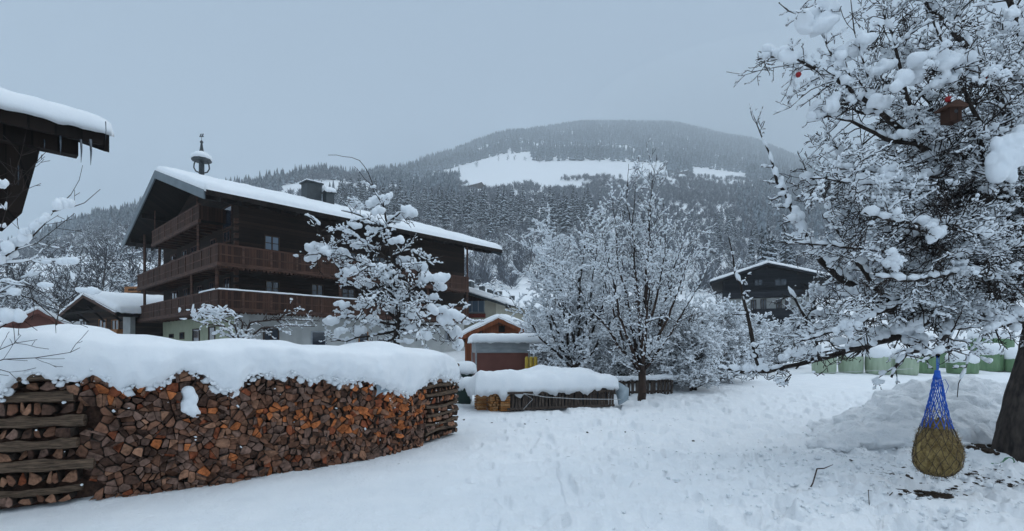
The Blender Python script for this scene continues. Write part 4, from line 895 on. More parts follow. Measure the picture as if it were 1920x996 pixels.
# ------------------------------------------------------------------ silage bales
def bale(c, r, h, mat, lab, cap=.25):
    T_ = thing('silage_bale', lab, 'hay bale', c, 'green wrapped silage bales at the field edge')
    n_ = 40; prof = [(r*.86, 0), (r*.97, .06), (r*1.0, .2), (r*1.015, h*.5), (r*1.0, h-.2), (r*.96, h-.07), (r*.86, h)]
    k = MB(); vs = []; 
    for i, (q, z) in enumerate(prof):
        for t in range(n_): a = 2*math.pi*t/n_; w = q*(1+.018*math.sin(a*7+i*.4)+.014*math.sin(a*13+c[0])+.01*math.sin(a*19+i+c[0])); vs.append((c[0]+w*math.cos(a), c[1]+w*math.sin(a), c[2]+z))
    fs = [(i*n_+t, i*n_+(t+1) % n_, (i+1)*n_+(t+1) % n_, (i+1)*n_+t) for i in range(len(prof)-1) for t in range(n_)]+[tuple(range(n_))[::-1], tuple((len(prof)-1)*n_+t for t in range(n_))]
    k.add(vs, fs); k.build('wrapped_body', mat, T_, True)
    if cap:
        vs = []; rings = [(1.0, -.13), (1.05, -.02), (1.03, .35), (.85, .75), (.5, .97), (.05, 1.0)]; k = MB()
        for i, (q, z) in enumerate(rings):
            for t in range(n_):
                a = 2*math.pi*t/n_; w = r*q*(1+.02*math.sin(a*3+c[0]*2)); zz = h+z*cap if z > 0 else h+z-.10*float(noise3(np.array(a*2.2+c[0]*5), 0, 0, 3))
                vs.append((c[0]+w*math.cos(a), c[1]+w*math.sin(a), c[2]+zz))
        fs = [(i*n_+t, i*n_+(t+1) % n_, (i+1)*n_+(t+1) % n_, (i+1)*n_+t) for i in range(len(rings)-1) for t in range(n_)]+[tuple(range(n_))[::-1], tuple((len(rings)-1)*n_+t for t in range(n_))]
        k.add(vs, fs); k.build('snow_cap', M['snow'], T_, True)
    return T_
BL = [(1545, 24, 'bale', .98, 'leftmost pale green wrapped bale of the front row'), (1595, 24, 'bale', .98, 'second pale green wrapped bale from the left in the front row'), (1646, 23.6, 'bale', .98, 'third pale green wrapped bale from the left in the front row'), (1697, 23.6, 'bale', .95, 'fourth pale green wrapped bale, below the drooping branch end'),
      (1734, 24.6, 'bale2', 1.0, 'darker green wrapped bale just left of the hay net'), (1804, 24.2, 'bale2', .72, 'mid green bale under deep snow, right of the hay net'), (1858, 25.2, 'bale2', 1.0, 'mid green wrapped bale left of the big tree trunk'), (1908, 24.6, 'bale2', .8, 'mid green wrapped bale behind the big tree trunk')]
for px, Y, m_, h_, lab in BL:
    X = (px-960)/F*Y; bale((X, Y, ground(X, Y)-.02), .50 if px != 1804 else .60, h_, M[m_], lab, .42 if px > 1790 else .36)
for px, Y, h_, lab in [(1838, 26.2, 1.0, 'upper tier green bale, left one with snow sliding off'), (1876, 25.9, 1.0, 'upper tier green bale, right one near the trunk')]:
    X = (px-960)/F*Y; bale((X, Y, ground(X, Y)+.95), .50, h_*.8, M['bale2'], lab, .34)
for px in (1770, 1950, 2010):
    X = (px-960)/F*27; bale((X, 27, ground(X, 27)-.02), .52, 1, M['bale2'], {1770: 'snow-buried green bale behind the hay net', 1950: 'green bale beyond the big trunk at the picture edge', 2010: 'outermost green bale beyond the big trunk'}[px], .4)
k = MB(); k.tube([P(1530, 701-HOR*0+0, 23.2), P(1600, 697, 23.1), P(1700, 692, 22.8), P(1712, 691, 22.7)], .012, 5); o = k.build('rope', M['rope']); tagit(o, 'thin white cord stretched in front of the pale green bales', 'rope')

# ------------------------------------------------------------------ trees
def grow(S, p, d, L_, r, lvl, Q):
    step = Q['step'][lvl]; n_ = max(2, int(round(L_/step))); sl_ = L_/n_; rn = Q['rnd']
    for i in range(n_):
        w = Q['wob'][lvl]; d = (d+Vector((rn.gauss(0, w), rn.gauss(0, w), rn.gauss(0, w)+Q['grav'][lvl]))).normalized()
        q = p+d*sl_; t1 = 1-(1-Q['tip'])*(i+1)/n_; t0 = 1-(1-Q['tip'])*i/n_
        S.append((p, q, max(r*t0, Q['rmin']), max(r*t1, Q['rmin']), lvl))
        if lvl+1 < Q['levels'] and (i >= 1 or lvl > 0):
            k = Q['kids'][lvl]*sl_; nk_ = int(k)+(rn.random() < k-int(k))
            for _ in range(nk_):
                a = Q['ang'][lvl]*rn.uniform(.6, 1.3); ph = rn.uniform(0, 2*math.pi); x = d.orthogonal().normalized(); y = d.cross(x)
                cd = (d*math.cos(a)+(x*math.cos(ph)+y*math.sin(ph))*math.sin(a)).normalized()
                grow(S, p.lerp(q, rn.random()), cd, L_*Q['ratio'][lvl]*rn.uniform(.55, 1.2)*(1-.45*i/n_), max(r*t0*Q['rr'], Q['rmin']), lvl+1, Q)
        p = q
def limb(S, pts, r0, r1, Q, lvl=0, kids=1.0, Lk=.8, sub=3):
    """a drawn limb: follows the points, then sprouts"""
    pts = [Vector(p) for p in pts]; rn = Q['rnd']; path = []
    for a, b_ in zip(pts[:-1], pts[1:]):
        m_ = max(1, int((b_-a).length/.16))
        for i in range(m_): path.append(a.lerp(b_, i/m_)+Vector((rn.gauss(0, .010), rn.gauss(0, .010), rn.gauss(0, .010))))
    path.append(pts[-1]); n_ = len(path)-1
    for i in range(n_):
        ra = r0+(r1-r0)*i/n_; rb_ = r0+(r1-r0)*(i+1)/n_; S.append((path[i], path[i+1], ra, rb_, -1))
        d = (path[i+1]-path[i]).normalized(); k = kids*(path[i+1]-path[i]).length; nk_ = int(k)+(rn.random() < k-int(k))
        for _ in range(nk_):
            a = rn.uniform(.5, 1.25); ph = rn.uniform(0, 2*math.pi); x = d.orthogonal().normalized(); y = d.cross(x)
            cd = (d*math.cos(a)+(x*math.cos(ph)+y*math.sin(ph))*math.sin(a)); cd.z += Q.get('bias', 0); cd.normalize()
            grow(S, path[i], cd, Lk*rn.uniform(.5, 1.3), max(min(ra*.5, Q['rk']), Q['rmin']), lvl, Q)
def split(S):
    A = np.array([s[0][:] for s in S]); B = np.array([s[1][:] for s in S]); RA = np.array([s[2] for s in S]); RB = np.array([s[3] for s in S]); LV = np.array([s[4] for s in S]); return A, B, RA, RB, LV
def snow_on(A, B, RA, size, cover, freq, seed, zmax=99, flat=.75, maxr=.5, flatten=.9, lmin=.4):
    Mi = (A+B)/2; D = B-A; Ln = np.linalg.norm(D, axis=1); hz = np.sqrt(np.clip(1-(D[:, 2]/np.maximum(Ln, 1e-6))**2, 0, 1))
    nz = fbm(Mi[:, 0]*freq, Mi[:, 1]*freq, Mi[:, 2]*freq, 3, seed); rn = np.random.default_rng(seed)
    w = size*np.clip((nz-(1-cover))*5, 0, 1.8)*(.35+.65*hz)*rn.uniform(.6, 1.35, len(Mi)); keep = (w > size*.22) & (hz > .25) & (Mi[:, 2] < zmax)
    w = w[keep]+RA[keep]*.7; C = Mi[keep].copy(); C[:, 2] += RA[keep]*.8+w*flat*.55
    S_ = np.stack([Ln[keep]*.62*lmin*2*.8+w*.35, w, w*flat], -1)
    Dk = D[keep].copy(); Dk[:, 2] *= flatten
    return C, Dk, S_
def fan_tree(rnd, base, H_, trunk_h, r, leaders, spread, Q, kids, Lk, lean=0.0):
    S = []; top = base+Vector((0, 0, trunk_h)); limb(S, [base-Vector((0, 0, .1)), base+Vector((.02, 0, trunk_h*.5)), top], r, r*.8, Q, kids=0)
    for i in range(leaders):
        a = i*2.4+rnd.uniform(-.3, .3); sp = spread*math.sqrt((i+.5)/leaders)*rnd.uniform(.8, 1.1); h = (H_-trunk_h)*(1-.45*(sp/spread)**2)*rnd.uniform(.85, 1.05); c, s_ = math.cos(a), math.sin(a)*.8; st = top-Vector((0, 0, rnd.uniform(0, trunk_h*.35)))
        pts = [st]+[st+Vector((c*sp*f**.75+rnd.gauss(0, .06), s_*sp*f**.75+rnd.gauss(0, .06), h*f)) for f in (.2, .4, .6, .8, 1)]
        limb(S, pts, r*(.42 if i else .7), .006, Q, kids=kids, Lk=Lk)
    return S
def make_tree(name, label, cat, loc, S, barkm, snowm, sn, group=None, sub=1, voxel=None, extra=None, bigr=.03, nbig=7, nsm=3, local=False, smi=1, trunkm=None):
    T_ = thing(name, label, cat, loc, group); A, B, RA, RB, LV = split(S)
    big = RA > bigr
    if big.any(): V_, F_ = tubes_np(A[big], B[big]+(B[big]-A[big])*.06, RA[big], RB[big], nbig); mesh_np('trunk', V_, [F_], trunkm or barkm, T_, smooth_=True)
    V_, F_ = tubes_np(A[~big], B[~big], RA[~big], RB[~big], nsm); mesh_np('twigs', V_, [F_], barkm, T_, smooth_=False)
    Cs, Ds, Ss = [], [], []
    for s_ in sn:
        m_ = (RA >= s_.get('rlo', 0)) & (RA < s_.get('rhi', 9)); kw = {k_: v for k_, v in s_.items() if k_ not in ('rlo', 'rhi')}
        c, d, s3 = snow_on(A[m_], B[m_], RA[m_], **kw); Cs.append(c); Ds.append(d); Ss.append(s3)
    if extra:
        EXA = (np.array([e_[0][:] for e_ in extra]), np.array([e_[1][:] for e_ in extra]), np.array([e_[2] for e_ in extra]))
        if not voxel: Cs.append(EXA[0]); Ds.append(EXA[1]); Ss.append(EXA[2])
    C = np.concatenate(Cs); D = np.concatenate(Ds); S3 = np.concatenate(Ss)
    V_, F_ = lumps_np(C, D, S3, sub, .22, 5); mesh_np('branch_snow', V_, [F_], snowm, T_, smooth_=True)
    if extra and voxel: V_, F_ = lumps_np(EXA[0], EXA[1], EXA[2], 2, .12, 6); remeshed('snow_pillows', V_, F_, voxel, snowm, T_, smi)
    print(name, len(S), len(C)); return T_

# -- big apple tree on the right
rnd = random.Random(11)
QA = dict(rnd=rnd, levels=3, step=[.11, .075, .055], wob=[.24, .34, .40], grav=[-.02, -.01, .0], tip=.45, rmin=.0048, kids=[12, 17, 0], ang=[.9, .95, 1], ratio=[.55, .50, 0], rr=.62, rk=.015, bias=-.05)
S = []
def LP(*p): return [P(*q) for q in p]
TR = [P(1905, 880, 7.5), P(1912, 820, 7.5), P(1928, 740, 7.5), P(1948, 660, 7.5), P(1958, 600, 7.5), P(1965, 520, 7.5), P(1960, 430, 7.5)]
limb(S, LP((1955, 606, 7.5), (1880, 600, 7.3), (1800, 592, 7.1), (1740, 600, 7), (1690, 628, 6.9), (1620, 650, 6.9), (1560, 668, 6.9), (1500, 682, 7), (1440, 698, 7), (1390, 700, 7.1), (1345, 688, 7.2)), .10, .012, QA, kids=13, Lk=.42)
limb(S, LP((1427, 698, 7), (1414, 650, 7), (1402, 590, 7), (1386, 540, 7), (1372, 480, 7), (1366, 445, 7)), .035, .008, QA, kids=5, Lk=.28)
limb(S, LP((1535, 672, 6.95), (1528, 640, 6.9), (1510, 600, 6.9), (1490, 565, 6.9), (1476, 540, 6.9)), .035, .008, QA, kids=5, Lk=.3)
limb(S, LP((1740, 602, 7.0), (1690, 592, 7.0), (1640, 562, 7.1), (1580, 525, 7.1), (1540, 490, 7.1), (1510, 440, 7.1), (1485, 390, 7.1), (1460, 340, 7.1), (1438, 285, 7.1), (1415, 232, 7.1), (1405, 195, 7.1)), .07, .005, QA, kids=6.0, Lk=.34)
limb(S, LP((1700, 600, 7.0), (1640, 540, 6.8), (1590, 470, 6.7), (1555, 400, 6.7), (1530, 330, 6.7)), .04, .006, QA, kids=8, Lk=.4)
limb(S, LP((1960, 480, 7.6), (1880, 400, 7.3), (1800, 330, 7), (1720, 270, 6.9), (1640, 200, 6.8), (1570, 150, 6.8), (1490, 108, 6.8), (1420, 112, 6.8)), 0.074, .012, QA, kids=11.2, Lk=0.48)
limb(S, LP((1960, 400, 7.6), (1900, 250, 7.3), (1850, 130, 7.2), (1780, 50, 7.1), (1700, -30, 7)), 0.068, .02, QA, kids=15.0, Lk=0.69)
limb(S, LP((1960, 300, 7.6), (1940, 150, 7.6), (1900, 20, 7.6), (1850, -80, 7.6)), 0.062, .03, QA, kids=15.0, Lk=0.69)
limb(S, LP((1960, 450, 7.6), (1850, 390, 7.8), (1740, 370, 7.9), (1640, 350, 7.8), (1570, 330, 7.6), (1500, 340, 7.5)), 0.056, .01, QA, kids=15.0, Lk=0.57)
limb(S, LP((1960, 500, 7.6), (1860, 480, 7.0), (1750, 465, 6.6), (1650, 470, 6.4), (1560, 460, 6.4), (1490, 455, 6.4)), 0.056, .01, QA, kids=15.0, Lk=0.55)
limb(S, LP((1960, 545, 7.6), (1850, 545, 8.2), (1750, 540, 8.4), (1650, 555, 8.4), (1560, 590, 8.3), (1480, 600, 8.2)), 0.050, .01, QA, kids=15.0, Lk=0.57)
limb(S, LP((1800, 592, 7.1), (1720, 560, 6.5), (1640, 590, 6.3), (1570, 620, 6.3), (1500, 640, 6.3)), 0.037, .01, QA, kids=15.0, Lk=0.48)
limb(S, LP((1720, 270, 6.9), (1660, 260, 6.9), (1600, 230, 6.9), (1550, 220, 6.9), (1515, 225, 6.9)), 0.031, .012, QA, kids=12.5, Lk=0.39)
limb(S, LP((1570, 150, 6.8), (1552, 80, 6.8), (1540, 40, 6.8), (1480, 20, 6.8), (1460, 5, 6.8)), 0.019, .008, QA, kids=8.8, Lk=0.32)
limb(S, LP((1640, 200, 6.8), (1620, 120, 6.8), (1600, 60, 6.8), (1595, 0, 6.8)), 0.019, .006, QA, kids=7.5, Lk=0.34)
limb(S, LP((1750, 290, 7), (1700, 180, 7), (1680, 90, 7), (1650, 10, 7)), 0.037, .012, QA, kids=13.8, Lk=0.52)
limb(S, LP((1850, 390, 7.2), (1780, 260, 7.6), (1720, 160, 7.9), (1690, 60, 8.0)), 0.043, .014, QA, kids=13.8, Lk=0.57)
limb(S, LP((1850, 370, 7.2), (1840, 240, 6.4), (1790, 130, 6.2), (1750, 40, 6.1)), 0.037, .014, QA, kids=13.8, Lk=0.52)
limb(S, LP((1620, 350, 7.8), (1570, 280, 7.6), (1530, 250, 7.5)), 0.019, .01, QA, kids=13.8, Lk=0.40)
limb(S, LP((1690, 628, 6.9), (1740, 650, 6.6), (1700, 665, 6.4), (1680, 690, 6.3), (1672, 708, 6.3)), 0.031, .016, QA, kids=10.0, Lk=0.29)
limb(S, LP((1800, 595, 7.1), (1770, 640, 6.2), (1758, 668, 5.6)), 0.031, .02, QA, kids=11.2, Lk=0.34)
limb(S, LP((1900, 600, 7.3), (1850, 620, 6.4), (1820, 660, 6.2), (1800, 720, 6.1), (1795, 745, 6.1)), 0.019, .005, QA, kids=5.0, Lk=0.25)
limb(S, LP((1880, 420, 7.0), (1800, 430, 6.2), (1700, 420, 5.9), (1620, 400, 5.9)), 0.037, .012, QA, kids=15.0, Lk=0.52)
limb(S, LP((1900, 520, 7.0), (1800, 510, 6.1), (1700, 530, 5.8), (1640, 520, 5.8)), 0.031, .012, QA, kids=15.0, Lk=0.46)
limb(S, LP((1570, 150, 6.8), (1520, 170, 6.8), (1480, 205, 6.8), (1450, 215, 6.8)), 0.009, .004, QA, kids=5.0, Lk=0.23)
limb(S, LP((1500, 120, 6.8), (1450, 130, 6.8), (1400, 140, 6.8), (1362, 135, 6.8)), 0.007, .004, QA, kids=7.5, Lk=0.16)
for i in range(22):
    px, py = rnd.uniform(1490, 1880), rnd.uniform(60, 620); px = max(px, 1490+.25*abs(py-420)); Yd = rnd.choice([rnd.uniform(5.9, 6.8), rnd.uniform(7.6, 9.3)]); sy = py+rnd.uniform(-60, 140)
    limb(S, LP((1955, min(sy, 560)*.6+180, 7.6), (.4*px+.6*1955, .4*py+.6*sy-20, .5*Yd+3.8), (.75*px+.25*1955, py+10, Yd), (px, py, Yd)), .035, .010, QA, kids=13, Lk=.50)
# keep the crown inside its outline against the sky
OUT = [(1350, 720), (1330, 660), (1370, 560), (1350, 470), (1400, 470), (1450, 400), (1420, 330), (1395, 190), (1425, 185), (1455, 300), (1480, 330), (1505, 250), (1440, 230), (1350, 140), (1385, 95), (1480, 95), (1450, -20), (1460, -400), (2300, -400), (2300, 770), (1350, 770)]
def inpoly(px, py, poly):
    c = False; j = len(poly)-1
    for i in range(len(poly)):
        xi, yi = poly[i]; xj, yj = poly[j]
        if (yi > py) != (yj > py) and px < (xj-xi)*(py-yi)/(yj-yi)+xi: c = not c
        j = i
    return c
def pxy(v): return 960+v[0]/v[1]*F, HOR-(v[2]-CH)/v[1]*F
S = [s for s in S if s[4] == -1 or (inpoly(*pxy(s[1]), OUT) and s[1].z > (1.36 if 1480 < pxy(s[1])[0] < 1740 and s[3] < .012 and s[1].y > 6.6 else 1.05))]
EX = []
def big_lump(px, py, Y, rx, rz, tilt=0.0, n_=11):
    if rz > 22:
        for q in range(16): s = Y/F; k = rnd.uniform(.22, .5); EX.append((P(px+rnd.gauss(0, .45)*rx, py-tilt*rnd.gauss(0, .3)*rx+rnd.gauss(0, .45)*rz, Y+rnd.uniform(-.3, .3)*rx/F*Y), Vector((1, rnd.uniform(-1, 1), rnd.uniform(-1, 1))), (rx*s*k*1.3, rx*s*k, rz*s*k)))
        return
    for i in range(n_):
        t = (i/(n_-1)-.5)*1.35; s = Y/F; k = rnd.uniform(.45, 1.1)*(1-.4*abs(t)); c = P(px+rx*t+rnd.uniform(-3, 3), py-tilt*rx*t+rnd.uniform(-.45, .5)*rz, Y+rnd.uniform(-.5, .5)*rx/F*Y)
        EX.append((c, Vector((1, rnd.uniform(-.6, .6), tilt+rnd.uniform(-.5, .5))), (min(rx*.42, rz*1.3)*s*k*rnd.uniform(.8, 1.2), rz*s*.75*k, rz*s*.8*k)))
for a in [(1470, 100, 6.8, 45, 17, -.1), (1545, 200, 6.85, 34, 22, .5), (1535, 35, 6.8, 42, 24, 0), (1600, 85, 6.8, 45, 20, .7), (1560, 130, 6.8, 30, 16, .4), (1760, 118, 6.2, 42, 26, .2), (1700, 150, 6.3, 36, 18, .3), (1888, 300, 6.0, 30, 46, .6), (1905, 270, 6.0, 30, 26, .4), (1755, 440, 5.9, 22, 15, .7), (1848, 436, 5.9, 14, 14, 0), (1590, 543, 6.8, 26, 14, -.1), (1668, 320, 6.4, 24, 15, .2), (1655, 125, 6.8, 30, 14, .4), (1895, 22, 6.5, 16, 12, 0), (1700, 250, 6.6, 26, 12, .2), (1620, 590, 6.3, 28, 12, .1), (1660, 545, 7.1, 28, 12, -.3), (1720, 330, 6.4, 22, 10, .2), (1560, 400, 6.7, 18, 9, .2), (1500, 660, 6.9, 50, 14, .1), (1600, 640, 6.8, 50, 12, .1), (1770, 150, 6.2, 28, 18, .1), (1810, 110, 6.3, 28, 18, .1), (1650, 190, 6.7, 30, 14, .2), (1705, 610, 6.6, 30, 13, .2), (1425, 690, 7, 22, 10, 0), (1850, 570, 7.2, 40, 12, .1), (1780, 575, 7.0, 30, 10, .0)]: big_lump(*a)
for i in range(26):                                   # snow clinging along the curved limb
    t = i/25; pts = [(1580, 520), (1540, 484), (1508, 434), (1483, 384), (1462, 338)]; q = t*4; j = min(3, int(q)); w = q-j; px = pts[j][0]*(1-w)+pts[j+1][0]*w; py = pts[j][1]*(1-w)+pts[j+1][1]*w
    s = 7.1/F; EX.append((P(px-2+rnd.uniform(-4, 3), py-5+rnd.uniform(-3, 3), 7.1), Vector((rnd.uniform(-.2, 1), .2, 1.0)), (12*s*rnd.uniform(.5, 1.1), 8*s*rnd.uniform(.4, 1.5), 8*s*rnd.uniform(.4, 1.5)))) if rnd.random() < .8 else None
T_ = make_tree('apple_tree', 'large snow-laden apple tree filling the right side, with a thick leaning trunk', 'tree', P(1905, 855, 7.5), S, M['bark'], M['snowtree'],
    [dict(rlo=.012, rhi=1, size=.042, cover=.74, freq=1.6, seed=3, flat=.8), dict(rlo=0, rhi=.012, size=.013, cover=.60, freq=2.0, seed=5, flat=.9), dict(rlo=0, rhi=.012, size=.052, cover=.40, freq=2.8, seed=6, flat=.85)], sub=1, extra=EX, bigr=.02, voxel=.018, nbig=7, nsm=3, smi=1)
tp_ = [TR[0]+Vector((0, 0, -.15))]+TR; tr_ = [.43, .35, .285, .25, .225, .2, .18, .16]; n1, n2 = 110, 64; vs = []
for i in range(n1):
    t = i/(n1-1)*(len(tp_)-1); j = min(len(tp_)-2, int(t)); w = t-j; c = tp_[j].lerp(tp_[j+1], w); r0_ = tr_[j]*(1-w)+tr_[j+1]*w
    for q in range(n2):
        a = 2*math.pi*q/n2; vs.append((c.x, c.y, c.z, a, r0_))
vs = np.array(vs); ca, sa = np.cos(vs[:, 3]), np.sin(vs[:, 3]); zz = vs[:, 2]
rid = np.abs(fbm(ca*5.5+3, sa*5.5, zz*2.2, 4, 61)-.5)*2; rr2 = vs[:, 4]*(1+.10*(fbm(ca*1.3, sa*1.3, zz*1.1, 3, 63)-.5)*2+.05*np.sin(vs[:, 3]*5+zz)*np.clip(1.2-zz, 0, 1))+.030*(rid-.3)
V_ = np.stack([vs[:, 0]+ca*rr2, vs[:, 1]+sa*rr2, zz], -1); ix = np.arange(n1*n2).reshape(n1, n2); i2 = np.roll(ix, -1, 1)
mesh_np('main_trunk', V_, [np.stack([ix[:-1], i2[:-1], i2[1:], ix[1:]], -1).reshape(-1, 4), ix[-1].reshape(1, -1)], M['barkbig'], T_, smooth_=True)

# birdhouse and apples
bh = P(1783, 212, 6.1); B_ = thing('birdhouse', 'small brown wooden birdhouse hanging among the snowy branches', 'birdhouse', bh)
k = MB(); k.hexa([bh+Vector(q) for q in ((-.07, -.07, -.12), (.07, -.07, -.12), (.07, .07, -.12), (-.07, .07, -.12), (-.07, -.07, .06), (.07, -.07, .06), (.07, .07, .06), (-.07, .07, .06))]); bb = k.build('box', M['balc'], B_)
k = MB(); k.tube([bh+Vector((0, -.073, -.01)), bh+Vector((0, -.068, -.01))], .022, 12); k.build('entrance_hole', M['tarpblk'], bb)
k = MB(); k.prism([bh+Vector(q) for q in ((-.12, -.1, .06), (0, -.1, .13), (.12, -.1, .06), (.12, -.1, .04), (-.12, -.1, .04))], (0, .2, 0)); k.build('roof', M['balc2'], B_)
for i, (px, py, Y) in enumerate([(1497, 140, 6.6), (1778, 186, 6.0), (1851, 143, 6.2)]):
    c = P(px, py, Y); k = MB(); k.lathe(c, [(.004, -.028), (.02, -.03), (.033, -.012), (.036, .006), (.028, .024), (.01, .026), (.003, .02)], 14); k.tube([c+Vector((0, 0, .02)), c+Vector((.004, 0, .06))], .002, 4)
    o = k.build('apple', M['apple'], None, True); tagit(o, ['red apple hanging on the outer left branch against the sky', 'red apple just above the birdhouse', 'red apple in the shade, right of the birdhouse'][i], 'apple')

# -- small apple tree before the farmhouse
rnd = random.Random(5)
QS = dict(rnd=rnd, levels=3, step=[.10, .08, .07], wob=[.24, .34, .4], grav=[.0, 0, 0], tip=.4, rmin=.0070, kids=[8, 9, 0], ang=[.9, .9, 1], ratio=[.55, .5, 0], rr=.6, rk=.02, bias=.05)
S = []; Y0 = 11.0
def L2(*p): return [P(a, b_, Y0+(c if len(q_) > 2 else 0)) for q_ in p for a, b_, c in [tuple(q_)+(0,)*(3-len(q_))]]
limb(S, L2((748, 760), (746, 690), (744, 640), (745, 590), (742, 540), (735, 480), (728, 430), (718, 390), (702, 358)), .10, .012, QS, kids=3.0, Lk=.30)
limb(S, L2((702, 358), (692, 324), (674, 301), (645, 292), (615, 291)), .011, .005, QS, kids=0)
limb(S, L2((700, 350), (684, 335), (672, 318), (664, 312)), .008, .004, QS, kids=0)
for pts in [((744, 600), (700, 560), (650, 530), (620, 480), (600, 440), (580, 410)), ((742, 540), (700, 500), (650, 480), (600, 475), (562, 480)), ((744, 610), (700, 600), (650, 595), (610, 600)), ((744, 620), (690, 630), (650, 640), (620, 640)),
            ((742, 560), (780, 540), (820, 525), (840, 525)), ((744, 600), (790, 580), (830, 575), (860, 590), (888, 608)), ((744, 620), (790, 610), (830, 610), (850, 640)), ((735, 490), (690, 460), (660, 440), (630, 430)), ((735, 480), (770, 470), (800, 490), (815, 500)),
            ((728, 430), (690, 410), (660, 400), (640, 395)), ((725, 420), (750, 400), (775, 400)), ((744, 560), (720, 540, -.8), (690, 570, -1.4), (670, 600, -1.6)), ((744, 560), (770, 560, -.9), (790, 600, -1.4), (780, 640, -1.6)), ((740, 520), (710, 520, .8), (670, 510, 1.2), (640, 500, 1.3)),
            ((740, 520), (760, 500, -.8), (770, 520, -1.2)), ((744, 630), (710, 650, -.6), (680, 640, -1)), ((744, 600), (800, 630, .5), (820, 640, .6)), ((742, 540), (720, 500, -.7), (690, 500, -1.1), (660, 520, -1.3)), ((742, 520), (780, 530), (800, 560))]:
    limb(S, L2(*pts), .032, .010, QS, kids=11.0, Lk=.42)
EX = []
def bl2(px, py, rx, rz, tilt=0, dy=0, n_=9):
    for i in range(n_):
        t = (i/(n_-1)-.5)*1.3; Y = Y0+dy; s = Y/F; k = rnd.uniform(.5, 1.1)*(1-.4*abs(t)); c = P(px+rx*t+rnd.uniform(-2, 2), py-tilt*rx*t+rnd.uniform(-.4, .45)*rz, Y+rnd.uniform(-.5, .5)*rx/F*Y)
        EX.append((c, Vector((1, rnd.uniform(-.5, .5), tilt+rnd.uniform(-.4, .4))), (min(rx*.45, rz*1.3)*s*k, rz*s*.8*k, rz*s*.85*k)))
for a in [(590, 462, 30, 13, 0), (587, 480, 22, 14, .1), (610, 470, 18, 11, -.3), (585, 408, 20, 8, -.7), (555, 479, 7, 5, 0), (668, 386, 26, 12, 0), (700, 378, 22, 14, .3), (725, 372, 18, 14, .2), (765, 398, 24, 17, 0), (745, 410, 28, 14, .2), (710, 395, 20, 12, .2), (665, 420, 20, 10, -.1), (700, 430, 22, 9, -.2), (745, 450, 22, 12, -.1), (640, 475, 24, 12, 0), (668, 460, 18, 10, 0), (660, 510, 22, 14, 0), (685, 530, 24, 12, 0), (760, 490, 30, 13, -.1), (785, 500, 28, 14, -.2), (800, 520, 24, 16, 0), (828, 520, 22, 14, 0), (825, 535, 16, 14, 0), (745, 520, 22, 14, 0), (720, 500, 22, 12, 0), (620, 430, 8, 6, 0), (640, 570, 24, 9, 0), (680, 575, 28, 10, .1), (620, 600, 22, 12, 0), (640, 620, 20, 14, 0), (675, 618, 18, 14, 0), (655, 640, 14, 12, 0), (655, 655, 10, 12, 0), (700, 600, 24, 12, 0), (740, 580, 26, 12, 0), (780, 590, 24, 12, 0), (820, 580, 28, 12, -.2), (850, 590, 28, 14, -.3), (878, 604, 18, 9, .1), (855, 625, 20, 20, 0), (860, 645, 14, 16, 0), (835, 600, 24, 14, -.2), (795, 625, 20, 16, 0), (770, 615, 18, 10, 0), (720, 640, 20, 8, 0), (760, 640, 24, 8, 0), (690, 345, 6, 5, 0), (700, 350, 8, 5, 0), (683, 340, 5, 4, 0), (815, 555, 14, 10, 0)]:
    bl2(a[0], a[1], a[2]*.80, a[3]*.84, a[4], rnd.uniform(-.5, .5))
make_tree('fruit_tree', 'small fruit tree with heavy pillows of snow, standing in front of the big farmhouse', 'tree', P(748, 760, Y0), S, M['bark'], M['snowtree'], [dict(rlo=.004, rhi=1, size=.020, cover=.62, freq=2.2, seed=8, flat=.9, zmax=5.0), dict(rlo=.004, rhi=1, size=.065, cover=.36, freq=2.0, seed=18, flat=.85, zmax=4.8)], extra=EX, bigr=.025, voxel=.026, nsm=3, smi=2)

# -- the two tall trees and the hedge in the middle
def std_tree(rnd, H_, spread, trunk_h, r, levels=4, kids=(2.2, 3.2, 4.5, 0), ratio=(.55, .5, .45, 0), ang=(.65, .8, .9, 1), grav=(.02, .02, .0, 0), wob=(.09, .16, .24, .3), step=(.35, .25, .18, .12), rmin=.006, nlimb=7, up=.9, base=Vector((0, 0, 0)), lean=Vector((0, 0, 0)), stems=1, rr_=.55, limbk=.28):
    S = []; Q = dict(rnd=rnd, levels=levels, step=step, wob=wob, grav=grav, tip=.35, rmin=rmin, kids=kids, ang=ang, ratio=ratio, rr=rr_)
    for st in range(stems):
        p = base.copy()+Vector((rnd.uniform(-.12, .12), rnd.uniform(-.12, .12), 0))*(stems > 1); d = (Vector((rnd.uniform(-.05, .05), rnd.uniform(-.05, .05), 1))+lean+(Vector((rnd.uniform(-.35, .35), rnd.uniform(-.35, .35), 0)) if stems > 1 else Vector())).normalized(); n_ = 14; hs = H_*.92/n_
        for i in range(n_):
            d = (d+Vector((rnd.gauss(0, .05), rnd.gauss(0, .05), .06))).normalized(); q = p+d*hs; t = i/n_; ra = r*(1-.85*t)+.01; rb_ = r*(1-.85*(i+1)/n_)+.01; S.append((p, q, ra, rb_, -1))
            h = (i+1)*hs
            if h > trunk_h:
                for _ in range(nlimb*2//n_+1 if nlimb >= n_ else (1 if rnd.random() < nlimb/n_*1.4 else 0)):
                    ph = rnd.uniform(0, 6.283); e_ = Vector((math.cos(ph), math.sin(ph), up*rnd.uniform(.6, 1.5))).normalized()
                    grow(S, p.lerp(q, rnd.random()), e_, spread*(1-.45*t)*rnd.uniform(.7, 1.15), ra*limbk, 0, Q)
            p = q
    return S
rnd = random.Random(21)
